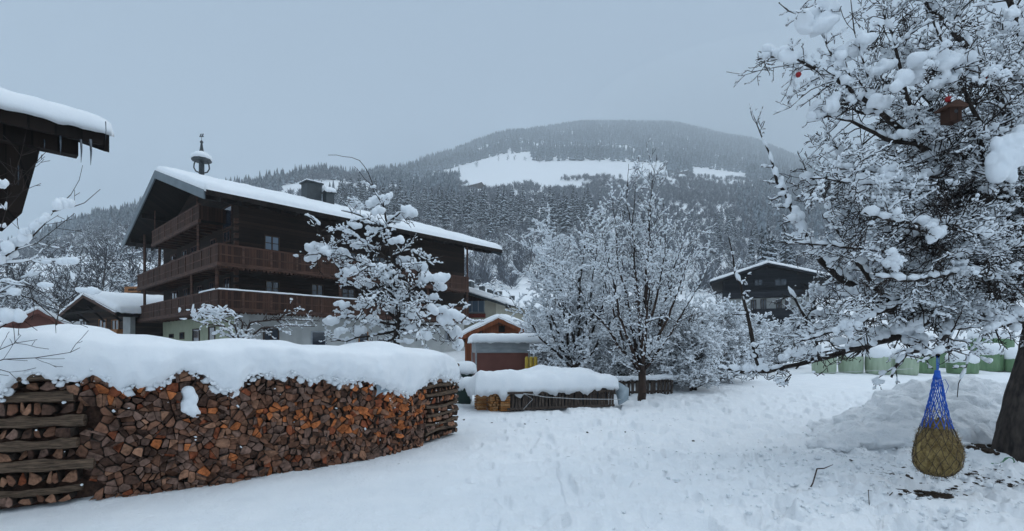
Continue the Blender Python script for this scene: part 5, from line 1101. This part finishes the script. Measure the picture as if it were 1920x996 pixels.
b1_ = G2(1203, 752); QP = dict(rnd=rnd, levels=3, step=[.14, .10, .08], wob=[.13, .2, .26], grav=[.03, .02, 0], tip=.35, rmin=.0065, kids=[4.6, 5.0, 0], ang=[.7, .8, 1], ratio=[.55, .5, 0], rr=.55, rk=.013, bias=.25)
S = fan_tree(rnd, b1_, 7.0, 1.15, .13, 19, 2.2, QP, 4.4, .78)
make_tree('plum_tree', 'tall upright leafless tree with dark trunk at the end of the low wood stack', 'tree', b1_, S, M['bark'], M['snowtree'], [dict(rlo=0, rhi=.03, size=.020, cover=.72, freq=1.8, seed=3), dict(rlo=0, rhi=.03, size=.055, cover=.42, freq=1.8, seed=23), dict(rlo=.03, rhi=1, size=.05, cover=.45, freq=2, seed=4)], bigr=.03, trunkm=M['bark2'], nsm=3); print('plum', len(S))
rnd = random.Random(25); b2_ = Vector((P(1078, 700, 18).x, 18, .05)); QP = dict(QP, rnd=rnd, bias=.05, rmin=.0075); S = fan_tree(rnd, b2_, 6.5, 1.0, .14, 19, 2.4, QP, 4.6, .90)
make_tree('cherry_tree', 'wide snowy leafless tree with forked trunk behind the low wood stack', 'tree', b2_, S, M['bark'], M['snowtree'], [dict(rlo=0, rhi=.03, size=.027, cover=.84, freq=1.5, seed=6), dict(rlo=0, rhi=.03, size=.065, cover=.46, freq=1.5, seed=26), dict(rlo=.03, rhi=1, size=.06, cover=.5, freq=2, seed=7)], bigr=.03, nsm=3); print('cherry', len(S))
for i, (px, Y, h_, sp, lab) in enumerate([(1300, 17.5, 2.9, 1.2, 'snowy bush left of the drooping apple bough tip'), (1350, 20, 3.0, 1.4, 'snowy bush beneath the black chalet'), (1255, 19, 3.2, 1.4, 'snowy bush right behind the upright tree'), (1150, 20, 3.0, 1.5, 'snowy bush between the two middle trees'), (1020, 23, 2.6, 1.3, 'snowy bush right of the brown box hut'), (1400, 24, 2.6, 1.5, 'low snowy bush under the black chalet'), (1455, 27, 2.0, 1.5, 'low snowy shrub in front of the chalet, right part'), (1110, 24, 3.4, 1.8, 'tall snowy bush behind the middle trees')]):
    rnd = random.Random(40+i); bb_ = Vector((P(px, 700, Y).x, Y, float(terrain(P(px, 700, Y).x, Y))-.05)); S = std_tree(rnd, h_, sp, .15, .045, levels=3, kids=(6, 9, 0), nlimb=22, up=.7, base=bb_, stems=4, rmin=.008, step=(.25, .2, .15), wob=(.14, .22, .3), ang=(.7, .85, 1), grav=(0, -.02, 0), ratio=(.5, .5, 0))
    make_tree('snowy_bush', lab, 'bush', bb_, S, M['bark'], M['snowtree'], [dict(rlo=0, rhi=1, size=.028, cover=.80, freq=1.6, seed=i+3), dict(rlo=0, rhi=1, size=.07, cover=.38, freq=1.6, seed=i+33)], bigr=.03, nsm=3, group='snowy bushes along the field edge')
# climbing shrub on the farmhouse wall
rnd = random.Random(60); cb = HF(3.6, .4, .6); S = []
QV = dict(rnd=rnd, levels=2, step=[.2, .15], wob=[.2, .3], grav=[-.01, 0], tip=.4, rmin=.012, kids=[4, 0], ang=[.9, .9], ratio=[.5, 0], rr=.6, rk=.03)
for pts in ([(450, 645), (440, 610), (420, 600), (390, 595)], [(452, 640), (455, 605), (440, 590), (415, 590)], [(455, 640), (470, 605), (510, 600), (560, 600), (600, 602)], [(460, 640), (490, 615), (540, 610), (590, 612)], [(445, 640), (420, 612), (385, 608), (360, 600)], [(520, 602), (540, 585), (560, 578)]):
    limb(S, [Vector(P(a, b_, 26.3+(a-400)*.022)) for a, b_ in pts], .06, .02, QV, kids=3.5, Lk=.8)
EX = []
for i in range(70):
    a = rnd.gauss(392, 26); b_ = rnd.gauss(587, 9)
    EX.append((P(a, b_, 26.0+rnd.uniform(-.8, .5)), Vector((rnd.uniform(-1, 1), rnd.uniform(-.5, .5), rnd.uniform(-.8, .2))), (rnd.uniform(.12, .3), .07, .05)))
make_tree('wall_vine', 'gnarled climbing vine with frosted leaves on the farmhouse wall', 'climber', cb, S, M['bark2'], M['snowtree'], [dict(rlo=0, rhi=.04, size=.06, cover=.55, freq=.9, seed=3)], extra=EX, bigr=.03)

# -- branches reaching in from the left
rnd = random.Random(70); S = []; QL = dict(rnd=rnd, levels=2, step=[.09, .07], wob=[.14, .2], grav=[.03, .02], tip=.4, rmin=.0022, kids=[4.5, 0], ang=[.7, .8], ratio=[.5, 0], rr=.6, rk=.008)
YL = 4.4
def L3(*p): return [P(a, b_, YL+(a*.002)) for a, b_ in p]
trunk_base = Vector((-5.6, 4.0, 0))
limb(S, [trunk_base, Vector((-5.5, 4.1, .8)), Vector((-5.3, 4.2, 1.6)), P(-150, 560, 4.2), P(-60, 520, 4.3)], .10, .03, QL, kids=0.1, Lk=.3)
for pts, r_ in [(((-60, 520), (-10, 492), (25, 470), (45, 455), (80, 420), (100, 398)), .014), (((-60, 520), (0, 420), (15, 400), (45, 360), (60, 320), (80, 290)), .006), (((-60, 460), (0, 300), (25, 330), (38, 290), (53, 230)), .005), (((20, 472), (70, 455), (110, 430), (140, 400)), .004),
                (((-60, 530), (0, 500), (60, 495), (120, 490), (160, 480)), .006), (((-60, 560), (10, 545), (60, 560), (100, 600), (105, 625)), .007), (((-60, 600), (-10, 560), (40, 520), (80, 510)), .006), (((105, 610), (115, 575), (140, 545), (165, 535)), .006),
                (((-60, 640), (0, 590), (40, 600), (70, 620)), .006), (((-60, 560), (0, 530), (50, 540), (90, 560), (130, 555)), .005), (((-40, 640), (10, 605), (30, 570), (60, 545)), .005), (((-60, 700), (0, 672), (70, 670), (130, 660), (150, 652)), .005), (((-60, 690), (0, 660), (30, 645), (70, 637)), .004), (((-60, 500), (0, 340), (30, 345), (70, 310), (86, 285)), .004),
                (((118, 388), (140, 386), (165, 378), (188, 355)), .005), (((118, 388), (130, 370), (150, 340), (155, 310)), .004), (((100, 398), (112, 392), (118, 388)), .009), (((-60, 690), (0, 690), (20, 700), (35, 715)), .004)]:
    limb(S, L3(*pts), r_, .0022, QL, kids=9 if pts[0][0] != 118 else 2, Lk=.22)
S = [s for s in S if s[4] == -1 or pxy(s[1])[0] < 170]
EX = []
def bl3(px, py, rx, rz, tilt=0):
    for i in range(5):
        t = (i/4-.5)*1.2; s = YL/F; EX.append((P(px+rx*t, py-tilt*rx*t+rnd.uniform(-.2, .2)*rz, YL+rnd.uniform(-.1, .1)), Vector((1, 0, tilt)), (rx*s*.5, rz*s*.7, rz*s*rnd.uniform(.7, 1))))
for a in [(120, 382, 18, 12, .2), (30, 455, 26, 12, .6), (75, 415, 18, 8, .7), (10, 480, 20, 12, .5), (125, 490, 20, 8, 0), (20, 545, 18, 8, 0), (20, 590, 24, 14, 0), (5, 345, 8, 8, 0), (165, 545, 22, 7, -.1), (45, 435, 10, 7, .4), (85, 535, 14, 6, 0)]: bl3(*a)
make_tree('bare_fruit_tree', 'thin bare branches with few snow lumps reaching in from the left edge', 'tree', trunk_base, S, M['bark'], M['snowtree'], [dict(rlo=.0, rhi=1, size=.018, cover=.45, freq=2.2, seed=9)], extra=EX, bigr=.012, nsm=4, sub=2)

# ------------------------------------------------------------------ conifers and frosted trees, far and near
def conifer_mesh(rn, H_=18, R_=3.4, tiers=13, nb=9):
    V_ = []; F_ = []
    def quadpts(*ps):
        b = len(V_); V_.extend(ps); F_.append((b, b+1, b+2)) if len(ps) == 3 else F_.append((b, b+1, b+2, b+3))
    for t in range(tiers):
        f = t/tiers; z = H_*(.10+.88*f); r = R_*(1-f)**.85*rn.uniform(.85, 1.12)+.15
        for k in range(nb if f < .7 else 6):
            a = rn.uniform(0, 6.283); c, s = math.cos(a), math.sin(a); rr_ = r*rn.uniform(.7, 1.15); dz = rr_*rn.uniform(.25, .5); w = rr_*.26+.1
            zz = z+rn.uniform(-.4, .4)
            i0 = (0, 0, zz+.2); m1 = (c*rr_*.55-s*w, s*rr_*.55+c*w, zz-dz*.5-.12); m2 = (c*rr_*.55+s*w, s*rr_*.55-c*w, zz-dz*.5-.12); mt = (c*rr_*.6, s*rr_*.6, zz-dz*.35+.12); tip = (c*rr_, s*rr_, zz-dz)
            quadpts(i0, m1, mt); quadpts(i0, mt, m2); quadpts(m1, tip, mt); quadpts(mt, tip, m2)
            quadpts((c*rr_*.2, s*rr_*.2, zz-.5), (c*rr_*.75, s*rr_*.75, zz-dz-.5), (c*rr_*.7, s*rr_*.7, zz-dz*.6))
    return V_, F_
CON = []
for i in range(4):
    rn = random.Random(100+i); V_, F_ = conifer_mesh(rn, 18, [3.0, 3.5, 2.7, 3.8][i])
    V_ = np.array(V_); F_ = np.array(F_)
    T_ = thing('spruce_tree', 'dark spruce dusted with snow in the wood on the slope behind the farmhouse', 'tree', (0, 0, -500), 'snow-dusted spruces on the slope behind the houses')
    cr_ = mesh_np('crown', V_+np.array([0, 0, -500]), [F_], M['conifer'], T_); k = MB(); k.tube([(0, 0, -500.5), (0, 0, -492), (0, 0, -482.5)], [.28, .18, .03], 5); k.build('trunk', M['bark3'], T_)
    CON.append([T_, False])
DEC = []
for i in range(4):
    rnd = random.Random(200+i); S = std_tree(rnd, 9.5, [3.6, 4.2, 3.2, 4.6][i], 1.6, .17, levels=4, kids=(1.3, 1.8, 2.4, 0), ratio=(.55, .52, .5, 0), nlimb=16, up=[.9, .7, 1.2, .8][i], rmin=.035, limbk=.45, step=(.8, .55, .4, .3), wob=(.12, .2, .28, .3), rr_=.6)
    A, B, RA, RB, LV = split(S); T_ = thing('frosted_tree', 'leafless tree white with frost', 'tree', (0, 0, -500), 'frosted leafless trees on the slope behind the village')
    o3 = np.array([0, 0, -500.]); bg = RA > .07; V_, F_ = tubes_np(A[bg], B[bg], RA[bg], RB[bg], 5); mesh_np('trunk', V_+o3, [F_], M['bark3'], T_)
    V_, F_ = tubes_np(A[~bg], B[~bg], RA[~bg]*1.1, RB[~bg]*1.1, 3); c, d, s3 = snow_on(A[~bg], B[~bg], RA[~bg], .10, .52, .5, 3); V2, F2 = lumps_np(c, d, s3, 1, .1)
    mesh_np('twigs', V_+o3, [F_], M['twigfrost'], T_); mesh_np('crown_snow', V2+o3, [F2], M['snowtree'], T_, smooth_=True)
    DEC.append([T_, False]); print('dec', len(S), len(c))
MEAD = [[(775, 336), (850, 315), (930, 292), (996, 284), (1000, 304), (1100, 302), (1245, 306), (1255, 330), (1180, 336), (1120, 333), (1040, 337), (1000, 333), (950, 330), (900, 324), (850, 333)], [(1290, 312), (1400, 326), (1400, 338), (1300, 332)], [(850, 340), (1000, 336), (1100, 342), (1110, 350), (1000, 348), (900, 350)], [(850, 352), (900, 345), (960, 346), (960, 356), (850, 358)], [(990, 342), (1090, 350), (1100, 358), (1010, 356)],
        [(522, 350), (560, 343), (645, 340), (640, 368), (560, 372), (522, 364)], [(1115, 272), (1180, 274), (1205, 290), (1130, 282)], [(60, 484), (180, 484), (300, 500), (330, 590), (0, 590), (0, 500)]]
def gpx(x, y): z = terrain(x, y); return 960+x/y*F, HOR-(z-CH)/y*F, z
def place(proto, x, y, sc, rn, label=None, name_=None, group=None):
    z = float(terrain(x, y))
    if not proto[1]: T_ = proto[0]; proto[1] = True
    else: T_ = copy_tree(proto[0])
    T_.location = (x, y, z-.3*sc); T_.scale = (sc*rn.uniform(.9, 1.1), sc*rn.uniform(.9, 1.1), sc*rn.uniform(.88, 1.15)); T_.rotation_euler = (0, 0, rn.uniform(0, 6.283))
    if label: T_['label'] = label
    if group: T_['group'] = group
    return T_
rn = random.Random(77)
def scatter(protos, n_, px0, px1, Y0_, Y1_, smin, smax, label, group, mind=3.0, cond=None):
    pts = []; tries = 0
    while len(pts) < n_ and tries < n_*60:
        tries += 1; Y = math.sqrt(rn.uniform(Y0_**2, Y1_**2)); px = rn.uniform(px0, px1); x = (px-960)/F*Y; a, b_, z = gpx(np.array(x), np.array(Y))
        if any(inpoly(float(a), float(b_), m_) for m_ in MEAD): continue
        if cond and not cond(float(a), float(b_), Y): continue
        if any((x-p[0])**2+(Y-p[1])**2 < mind**2 for p in pts): continue
        fx = (px-px0)/(px1-px0); fy = (Y-Y0_)/(Y1_-Y0_); lb_ = label+', '+['far left', 'left half', 'right half', 'far right'][min(3, int(fx*4))]+' of the group, '+['front', 'middle', 'back'][min(2, int(fy*3))]+' rows'; pts.append((x, Y)); place(rn.choice(protos), x, Y, rn.uniform(smin, smax), rn, lb_, None, group)
    return len(pts)
print(scatter(CON, 170, 620, 1130, 270, 430, .8, 1.55, 'dark snow-dusted spruce in the middle wooded belt', 'spruces of the middle belt', 5),
 scatter(CON, 44, 60, 330, 230, 420, .6, 1.0, 'dark snow-dusted spruce on the far-left hill', 'spruces on the left hill', 5),
 scatter(CON, 44, 1100, 1500, 200, 420, .5, .95, 'snow-dusted spruce among frosted trees behind the black chalet', 'spruces behind the chalet', 6),
 scatter(CON, 9, 1405, 1485, 130, 180, .95, 1.2, 'tall dark spruce beside the big apple tree crown', 'spruces beside the apple tree crown', 5),
 scatter(CON, 14, 640, 1000, 180, 260, .4, .7, 'small spruce just behind the farmhouse roof', 'spruces behind the farmhouse roof', 6))
print(scatter(DEC, 34, 0, 290, 62, 120, .75, 1.25, 'frosted leafless tree behind the low cottage at left', 'frosted trees at left', 4, lambda a, b_, Y: Y < 75 or a < 110 or 1),
 scatter(DEC, 34, 0, 330, 160, 260, .8, 1.3, 'frosted leafless tree above the left snow meadow', 'frosted trees on the left hill', 5),
 scatter(DEC, 95, 620, 1130, 140, 290, .8, 1.35, 'frosted leafless tree between farmhouse roof and spruce belt', 'frosted trees below the spruce belt', 5),
 scatter(DEC, 70, 1080, 1560, 90, 300, .7, 1.15, 'frosted leafless tree on the slope behind the chalet', 'frosted trees behind the chalet', 5))
print(scatter(DEC, 10, 60, 330, 125, 145, .5, .75, 'x', 'x', 4) if False else 0)
for i, (px, Y, sc) in enumerate([(820, 960, .9), (893, 980, 1.1), (935, 1000, 1.0), (952, 1005, .9), (965, 1010, 1.1), (985, 1000, .9), (1008, 1010, 1.3), (1050, 1040, 1.0), (835, 900, 1.2), (1125, 1020, .8), (715, 720, 1.6), (1012, 980, 1.4), (800, 930, .7), (1200, 1020, 1.0)]):
    T_ = place(DEC[i % 4], (px-960)/F*Y, Y, sc*1.2, rn, 'lone leafless tree on the far snow meadow, '+('left end', 'left part', 'middle', 'right part')[min(3, max(0, int((px-700)/130)))], None, 'lone trees on the far snow meadow')
def lowcon(n_, seed):
    """vectorised far conifers"""
    r = np.random.default_rng(seed); V0 = []; F0 = []
    for t, (z, rad_) in enumerate([(.08, .2), (.3, .155), (.52, .11), (.74, .06)]):
        b = len(V0); V0.append((0, 0, z+.30))
        for k in range(6): a = k*math.pi/3+t*.5; V0.append((math.cos(a)*rad_*(1.15 if k % 2 else .8), math.sin(a)*rad_*(1.15 if k % 2 else .8), z-(.05 if k % 2 else 0)))
        for k in range(6): F0.append((b, b+1+k, b+1+(k+1) % 6))
    return np.array(V0), np.array(F0)
def mass(name, label, n_, px0, px1, Y0_, Y1_, hmin, hmax, mat, seed, keep=None, tpl=None, wid=1.0):
    r = np.random.default_rng(seed); Y = np.sqrt(r.uniform(Y0_**2, Y1_**2, n_)); px = r.uniform(px0, px1, n_); x = (px-960)/F*Y
    a, b_, z = gpx(x, Y); ok = np.ones(n_, bool)
    for i in range(n_):
        if any(inpoly(a[i], b_[i], m_) for m_ in MEAD): ok[i] = False
    if keep is not None: ok &= keep(a, b_, x, Y)
    x, Y, z = x[ok], Y[ok], z[ok]; n2 = len(x); V0, F0 = tpl if tpl else lowcon(1, 0); h = r.uniform(hmin, hmax, n2); an = r.uniform(0, 6.283, n2)
    c, s = np.cos(an)[:, None], np.sin(an)[:, None]; w = (h*r.uniform(.85, 1.2, n2)*wid)[:, None]
    jv = 1+.15*r.uniform(-1, 1, (n2, len(V0)))
    X = (V0[None, :, 0]*c-V0[None, :, 1]*s)*w*jv+x[:, None]; Yv = (V0[None, :, 0]*s+V0[None, :, 1]*c)*w*jv+Y[:, None]; Z = V0[None, :, 2]*h[:, None]+z[:, None]-.5
    V_ = np.stack([X, Yv, Z], -1).reshape(-1, 3); F_ = (F0[None]+np.arange(n2)[:, None, None]*len(V0)).reshape(-1, F0.shape[1])
    o = mesh_np(name, V_, [F_], mat); tagit(o, label, 'forest', None, 'stuff'); print(name, n2); return o
def bushtpl():
    r = np.random.default_rng(4); v = []; f = []
    for i in range(44):
        a = r.uniform(0, 6.283); el = r.uniform(.05, 1.5); q = r.uniform(.75, 1.1); tip = np.array([math.cos(a)*math.cos(el)*.45, math.sin(a)*math.cos(el)*.45, .25+math.sin(el)*.75])*q
        b = tip*r.uniform(.25, .6)+np.array([0, 0, .05]); w = np.cross(tip-b, r.normal(size=3)); w = w/np.linalg.norm(w)*.035; k = len(v); v += [b-w, b+w, tip]; f.append((k, k+1, k+2))
        t2 = tip+r.normal(size=3)*.10; m_ = (b+tip)/2; v += [m_-w*.8, m_+w*.8, t2]; f.append((k+3, k+4, k+5))
    return np.array(v), np.array(f)
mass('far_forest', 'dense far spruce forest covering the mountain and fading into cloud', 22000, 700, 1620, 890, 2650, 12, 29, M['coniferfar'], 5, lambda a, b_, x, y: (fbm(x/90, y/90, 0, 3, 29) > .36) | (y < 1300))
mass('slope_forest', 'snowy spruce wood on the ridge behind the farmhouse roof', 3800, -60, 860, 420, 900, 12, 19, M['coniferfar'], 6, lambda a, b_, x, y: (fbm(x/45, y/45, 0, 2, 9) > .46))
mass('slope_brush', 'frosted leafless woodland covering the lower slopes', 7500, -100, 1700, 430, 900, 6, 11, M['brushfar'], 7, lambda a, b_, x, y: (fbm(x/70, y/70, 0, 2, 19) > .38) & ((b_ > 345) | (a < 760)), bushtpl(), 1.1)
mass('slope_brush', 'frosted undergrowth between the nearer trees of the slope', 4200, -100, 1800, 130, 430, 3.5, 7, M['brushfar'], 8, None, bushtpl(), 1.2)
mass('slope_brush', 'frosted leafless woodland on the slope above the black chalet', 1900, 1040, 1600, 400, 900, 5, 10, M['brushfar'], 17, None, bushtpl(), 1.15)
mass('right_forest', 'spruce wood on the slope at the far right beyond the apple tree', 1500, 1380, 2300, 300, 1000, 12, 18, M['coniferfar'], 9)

# ------------------------------------------------------------------ hay net
hc = P(1757, 893, 5.6); HB = thing('hay_net', 'blue net bag bulging with hay, hung from a branch of the apple tree', 'hay net', (hc.x, hc.y, hc.z))
prof = [(.02, 0), (.12, .010), (.20, .05), (.252, .13), (.268, .22), (.255, .32), (.222, .42), (.180, .53), (.148, .63), (.118, .74), (.092, .85), (.068, .97), (.046, 1.07), (.03, 1.13)]
pr = np.array(prof)
def netr(z, a=0.0): return .80*float(np.interp(z, pr[:, 1], pr[:, 0]))*(1+.045*math.sin(2*a+z*6+1)+.035*math.sin(3*a-z*9)+.02*math.sin(7*a+z*20))
k = MB(); n_ = 48; rows = np.linspace(0, .60, 34); vs = []
for z in rows:
    for t in range(n_):
        a = 2*math.pi*t/n_; q = max(.0, netr(z, a)*(.965 if z < .4 else .965-.5*(z-.4)/.2*(1 if z > .4 else 0)))*(1+.07*(float(fbm(np.array(math.cos(a)*2.2+5), math.sin(a)*2.2, z*9, 3, 3))-.5)*2); vs.append((hc.x+q*math.cos(a), hc.y+q*math.sin(a), hc.z+z+.004+(.05*math.sin(a*3) if z > .55 else 0)))
fs = [(i*n_+t, i*n_+(t+1) % n_, (i+1)*n_+(t+1) % n_, (i+1)*n_+t) for i in range(len(rows)-1) for t in range(n_)]+[tuple(range(n_))[::-1], tuple((len(rows)-1)*n_+t for t in range(n_))]
k.add(vs, fs); HY = k.build('hay', M['hay'], HB, True)
rnh = random.Random(9); A = []; B = []
for i in range(3400):
    z = rnh.uniform(.0, .62) if rnh.random() < .9 else rnh.uniform(.5, .74); a = rnh.uniform(0, 6.283); q = float(netr(z, a))*rnh.uniform(.93, 1.02)*(1 if z < .5 else .85); p = Vector((hc.x+q*math.cos(a), hc.y+q*math.sin(a), hc.z+z+.005)); tg = Vector((-math.sin(a), math.cos(a), 0)); nn_ = Vector((math.cos(a), math.sin(a), 0)); d = tg*rnh.gauss(0, 1)+Vector((0, 0, rnh.gauss(0, 1)))+nn_*abs(rnh.gauss(0, .28)); d = d.normalized()*rnh.uniform(.02, .06); A.append(p[:]); B.append((p+d)[:])
V_, F_ = tubes_np(A[:2200], B[:2200], np.full(2200, .0013), np.full(2200, .0009), 3); o = mesh_np('hay_stalks', V_, [F_], M['straw'], HY)
V_, F_ = tubes_np(A[2200:], B[2200:], np.full(1200, .0016), np.full(1200, .001), 3); o = mesh_np('dark_hay_stalks', V_, [F_], M['haydk'], HY)
up_ = MB(); dn_ = MB()
NL = 15
for dr in (1, -1):
    for j in range(NL):
        pts = [[], []]
        for i in range(61):
            z = i/60*1.12; a = j*2*math.pi/NL+dr*(i/60)*2.9+.07*math.sin(j*2.3+i*.35*dr); q = float(netr(z, a))*(1.0+.02*math.sin(a*5))+(.003*math.sin(i*1.3+j)); p = (hc.x+q*math.cos(a), hc.y+q*math.sin(a), hc.z+z)
            if z <= .56: pts[0].append(p)
            if z >= .53: pts[1].append(p)
        dn_.tube(pts[0], .0030, 4); up_.tube(pts[1], .0036, 4)
dn_.build('net_lower', M['darknet'], HB); up_.build('net_upper', M['bluenet'], HB)
k = MB(); tp = Vector((hc.x, hc.y, hc.z+1.12)); k.tube([tp+Vector((0, 0, -.03)), tp+Vector((.004, 0, .05))], [.034, .026], 10); k.tube([tp, tp+Vector((.0, 0, .12)), Vector(P(1757, 668, 5.62))], .006, 6); k.tube([tp+Vector((.012, 0, .03)), tp+Vector((.02, 0, .12)), Vector(P(1761, 668, 5.62))], .004, 6)
k.tube([tp+Vector((.02, 0, -.08)), tp+Vector((.09, 0, -.05)), tp+Vector((.12, -.01, -.12)), tp+Vector((.09, -.01, -.2)), tp+Vector((.06, 0, -.22))], .003, 5)
k.build('hanging_cord', M['bluenet'], HB)

# ------------------------------------------------------------------ ploughed snow heap, litter, twigs
r = np.random.default_rng(31); C_ = []; S_ = []
prof_h = [(1535, 800), (1570, 795), (1610, 775), (1640, 765), (1690, 735), (1705, 728), (1730, 735), (1760, 722), (1795, 708), (1830, 722), (1880, 730), (1940, 745), (1990, 770)]
for i in range(520):
    px = r.uniform(1530, 1985); Y = r.uniform(8.1, 10.4); ht = CH+(HOR-np.interp(px, [a for a, _ in prof_h], [b for _, b in prof_h]))/F*9.8
    x = (px-960)/F*Y; f_ = math.sin(np.clip((Y-8.0)/1.8, 0, 1)*math.pi/2)*(1-.3*max(0, (Y-9.9)))
    e_ = np.clip((px-1525)/60, .1, 1)*np.clip((2000-px)/60, .1, 1); top_ = ht*f_*e_*.93*(.82+.36*float(fbm(x*1.6, Y*1.6, 0, 2, 5))); q = r.uniform(.05, .20)*(.6+.6*e_)
    C_.append((x, Y, top_-q*.35+r.uniform(-.04, .06))); S_.append((q*r.uniform(.9, 1.4), q*r.uniform(.8, 1.3), q))
    C_.append((x, Y, top_*.45)); S_.append((.22*e_+.05, .22, max(.06, top_*.5)))
V_, F_ = lumps_np(C_, r.normal(size=(len(C_), 3))*[1, 1, .2]+[.01, 0, 0], S_, 2, .24, 9)
o = remeshed('snow_heap', V_, F_, .022, M['clod'], None, 0); tagit(o, 'heap of cleared lumpy snow behind the hay net, left of the big trunk', 'snow heap')
C_ = []; S_ = []
for i in range(1000):
    u = r.uniform(); Y = r.uniform(4.6, 8.2); px = r.normal(1650, 190)
    if px > 1930 or px < 1150: continue
    x = (px-960)/F*Y; q = r.uniform(.008, .03) if r.uniform() < .93 else r.uniform(.03, .055); C_.append((x, Y, ground(x, Y)+q*.3)); S_.append((q, q*.8, q*.7))
V_, F_ = lumps_np(C_, r.normal(size=(len(C_), 3))*[1, 1, .2]+[.01, 0, 0], S_, 1, .25, 9); o = mesh_np('snow_crumbs', V_, [F_], M['ground']); tagit(o, 'small loose crumbs of snow scattered on the trampled ground', 'snow crumbs', None, 'stuff')
A = []; B = []; CC = []; SS = []
spots = [(1350, 850, 420, 70, 70), (1150, 800, 300, 30, 40), (1000, 790, 90, 20, 14), (1748, 928, 42, 9, 420), (1860, 895, 60, 10, 60), (1835, 885, 45, 6, 60), (1690, 890, 50, 10, 30), (1780, 880, 60, 10, 40), (1900, 900, 30, 8, 50), (1600, 860, 120, 30, 30), (1690, 810, 50, 10, 20), (1830, 800, 60, 25, 14), (1720, 900, 160, 40, 60)]
for (cx, cy, rx, ry, n_) in spots:
    for i in range(n_):
        px = r.normal(cx, rx*.5); py = max(758, r.normal(cy, ry*.5)); Y = CH*F/(py-HOR); x = (px-960)/F*Y; z = ground(x, Y)+.006; a = r.uniform(0, 6.283); ln = r.uniform(.015, .06)
        A.append((x, Y, z)); B.append((x+math.cos(a)*ln, Y+math.sin(a)*ln, z+r.uniform(0, .012)))
        if r.uniform() < (.30 if rx < 200 else .12): CC.append((x, Y, z)); q = r.uniform(.008, .028); SS.append((q*1.5, q, q*.5))
V_, F_ = tubes_np(A, B, np.full(len(A), .0022), np.full(len(A), .0015), 3); V2, F2 = lumps_np(CC, r.normal(size=(len(CC), 3))*[1, 1, .1]+[.01, 0, 0], SS, 1, .3, 3)
o = mesh_np('hay_litter', np.concatenate([V_, V2]), [F_, F2+len(V_)], M['soil']); tagit(o, 'dark scraps of hay and bark trodden into the snow under the hay net', 'litter', None, 'stuff')
k = MB()
g_ = G2(1748, 928); vs = [(g_.x, g_.y, ground(g_.x, g_.y)+.014)]; 
for t in range(30): a = t/30*6.283; q = 1+.3*math.sin(a*4)+.2*math.sin(a*7+1); x = g_.x+.17*q*math.cos(a); y = g_.y+.13*q*math.sin(a); vs.append((x, y, ground(x, y)-.004))
k.add(vs, [(0, 1+t, 1+(t+1) % 30) for t in range(30)]); o = k.build('bare_soil_patch', M['soil']); tagit(o, kind='structure')
def twig(pts, r_, lab, Y=None):
    k = MB(); q = []
    for (px, py, up) in pts: g = G2(px, py) if Y is None else P(px, py, Y); q.append(Vector((g.x, g.y, ground(g.x, g.y)+up)) if Y is None else g)
    k.tube(q, [r_]*(len(q)-1)+[r_*.4], 6); return k
for pts, r_, lab in [([(1509, 918, .02), (1524, 905, .04), (1532, 892, .07), (1545, 888, .07), (1562, 888, .08)], .008, 'bent bare twig lying on the snow left of the hay net'), ([(1668, 935, .01), (1680, 922, .04), (1700, 922, .03), (1716, 930, .01)], .005, 'forked thin twig on the snow just left of the dark litter'), ([(1630, 937, .0), (1628, 925, .03), (1632, 912, .06)], .004, 'short thin twig poking from the snow left of the litter')]:
    k = twig(pts, r_, lab); o = k.build('fallen_twig', M['bark2']); tagit(o, lab, 'twig')
tb = Vector((TR[0].x-.48, 7.15, 0)); z_ = ground(tb.x, tb.y); k = MB(); k.tube([(tb.x-.45, tb.y, z_+.02), (tb.x-.25, tb.y, z_+.04), (tb.x-.1, tb.y, z_+.03)]+[(tb.x+.08*math.sin(t*.8), tb.y-.03, z_+.07+.06*math.cos(t*.8)) for t in range(9)], .008, 6)
o = k.build('green_rope', M['greenrope']); tagit(o, 'loop of green rope at the foot of the big tree trunk', 'rope')
C_ = []; S_ = []
for i in range(40): a = r.uniform(0, 6.283); x = TR[0].x+.5*math.cos(a)*r.uniform(.7, 1.2); y = 7.5+.5*math.sin(a)*r.uniform(.7, 1.2); q = r.uniform(.03, .08); C_.append((x, y, ground(x, y)+.01)); S_.append((q, q, q*.7))
V_, F_ = lumps_np(C_, r.normal(size=(len(C_), 3))*[1, 1, .2]+[.01, 0, 0], S_, 2, .15, 9); o = mesh_np('root_litter', V_, [F_], M['soil']); tagit(o, 'dark clods and bark around the foot of the big trunk', 'litter', None, 'stuff')
for o in list(COL.objects):
    if o.location.z < -400 and o.parent is None:
        for c_ in list(o.children): bpy.data.objects.remove(c_)
        bpy.data.objects.remove(o)
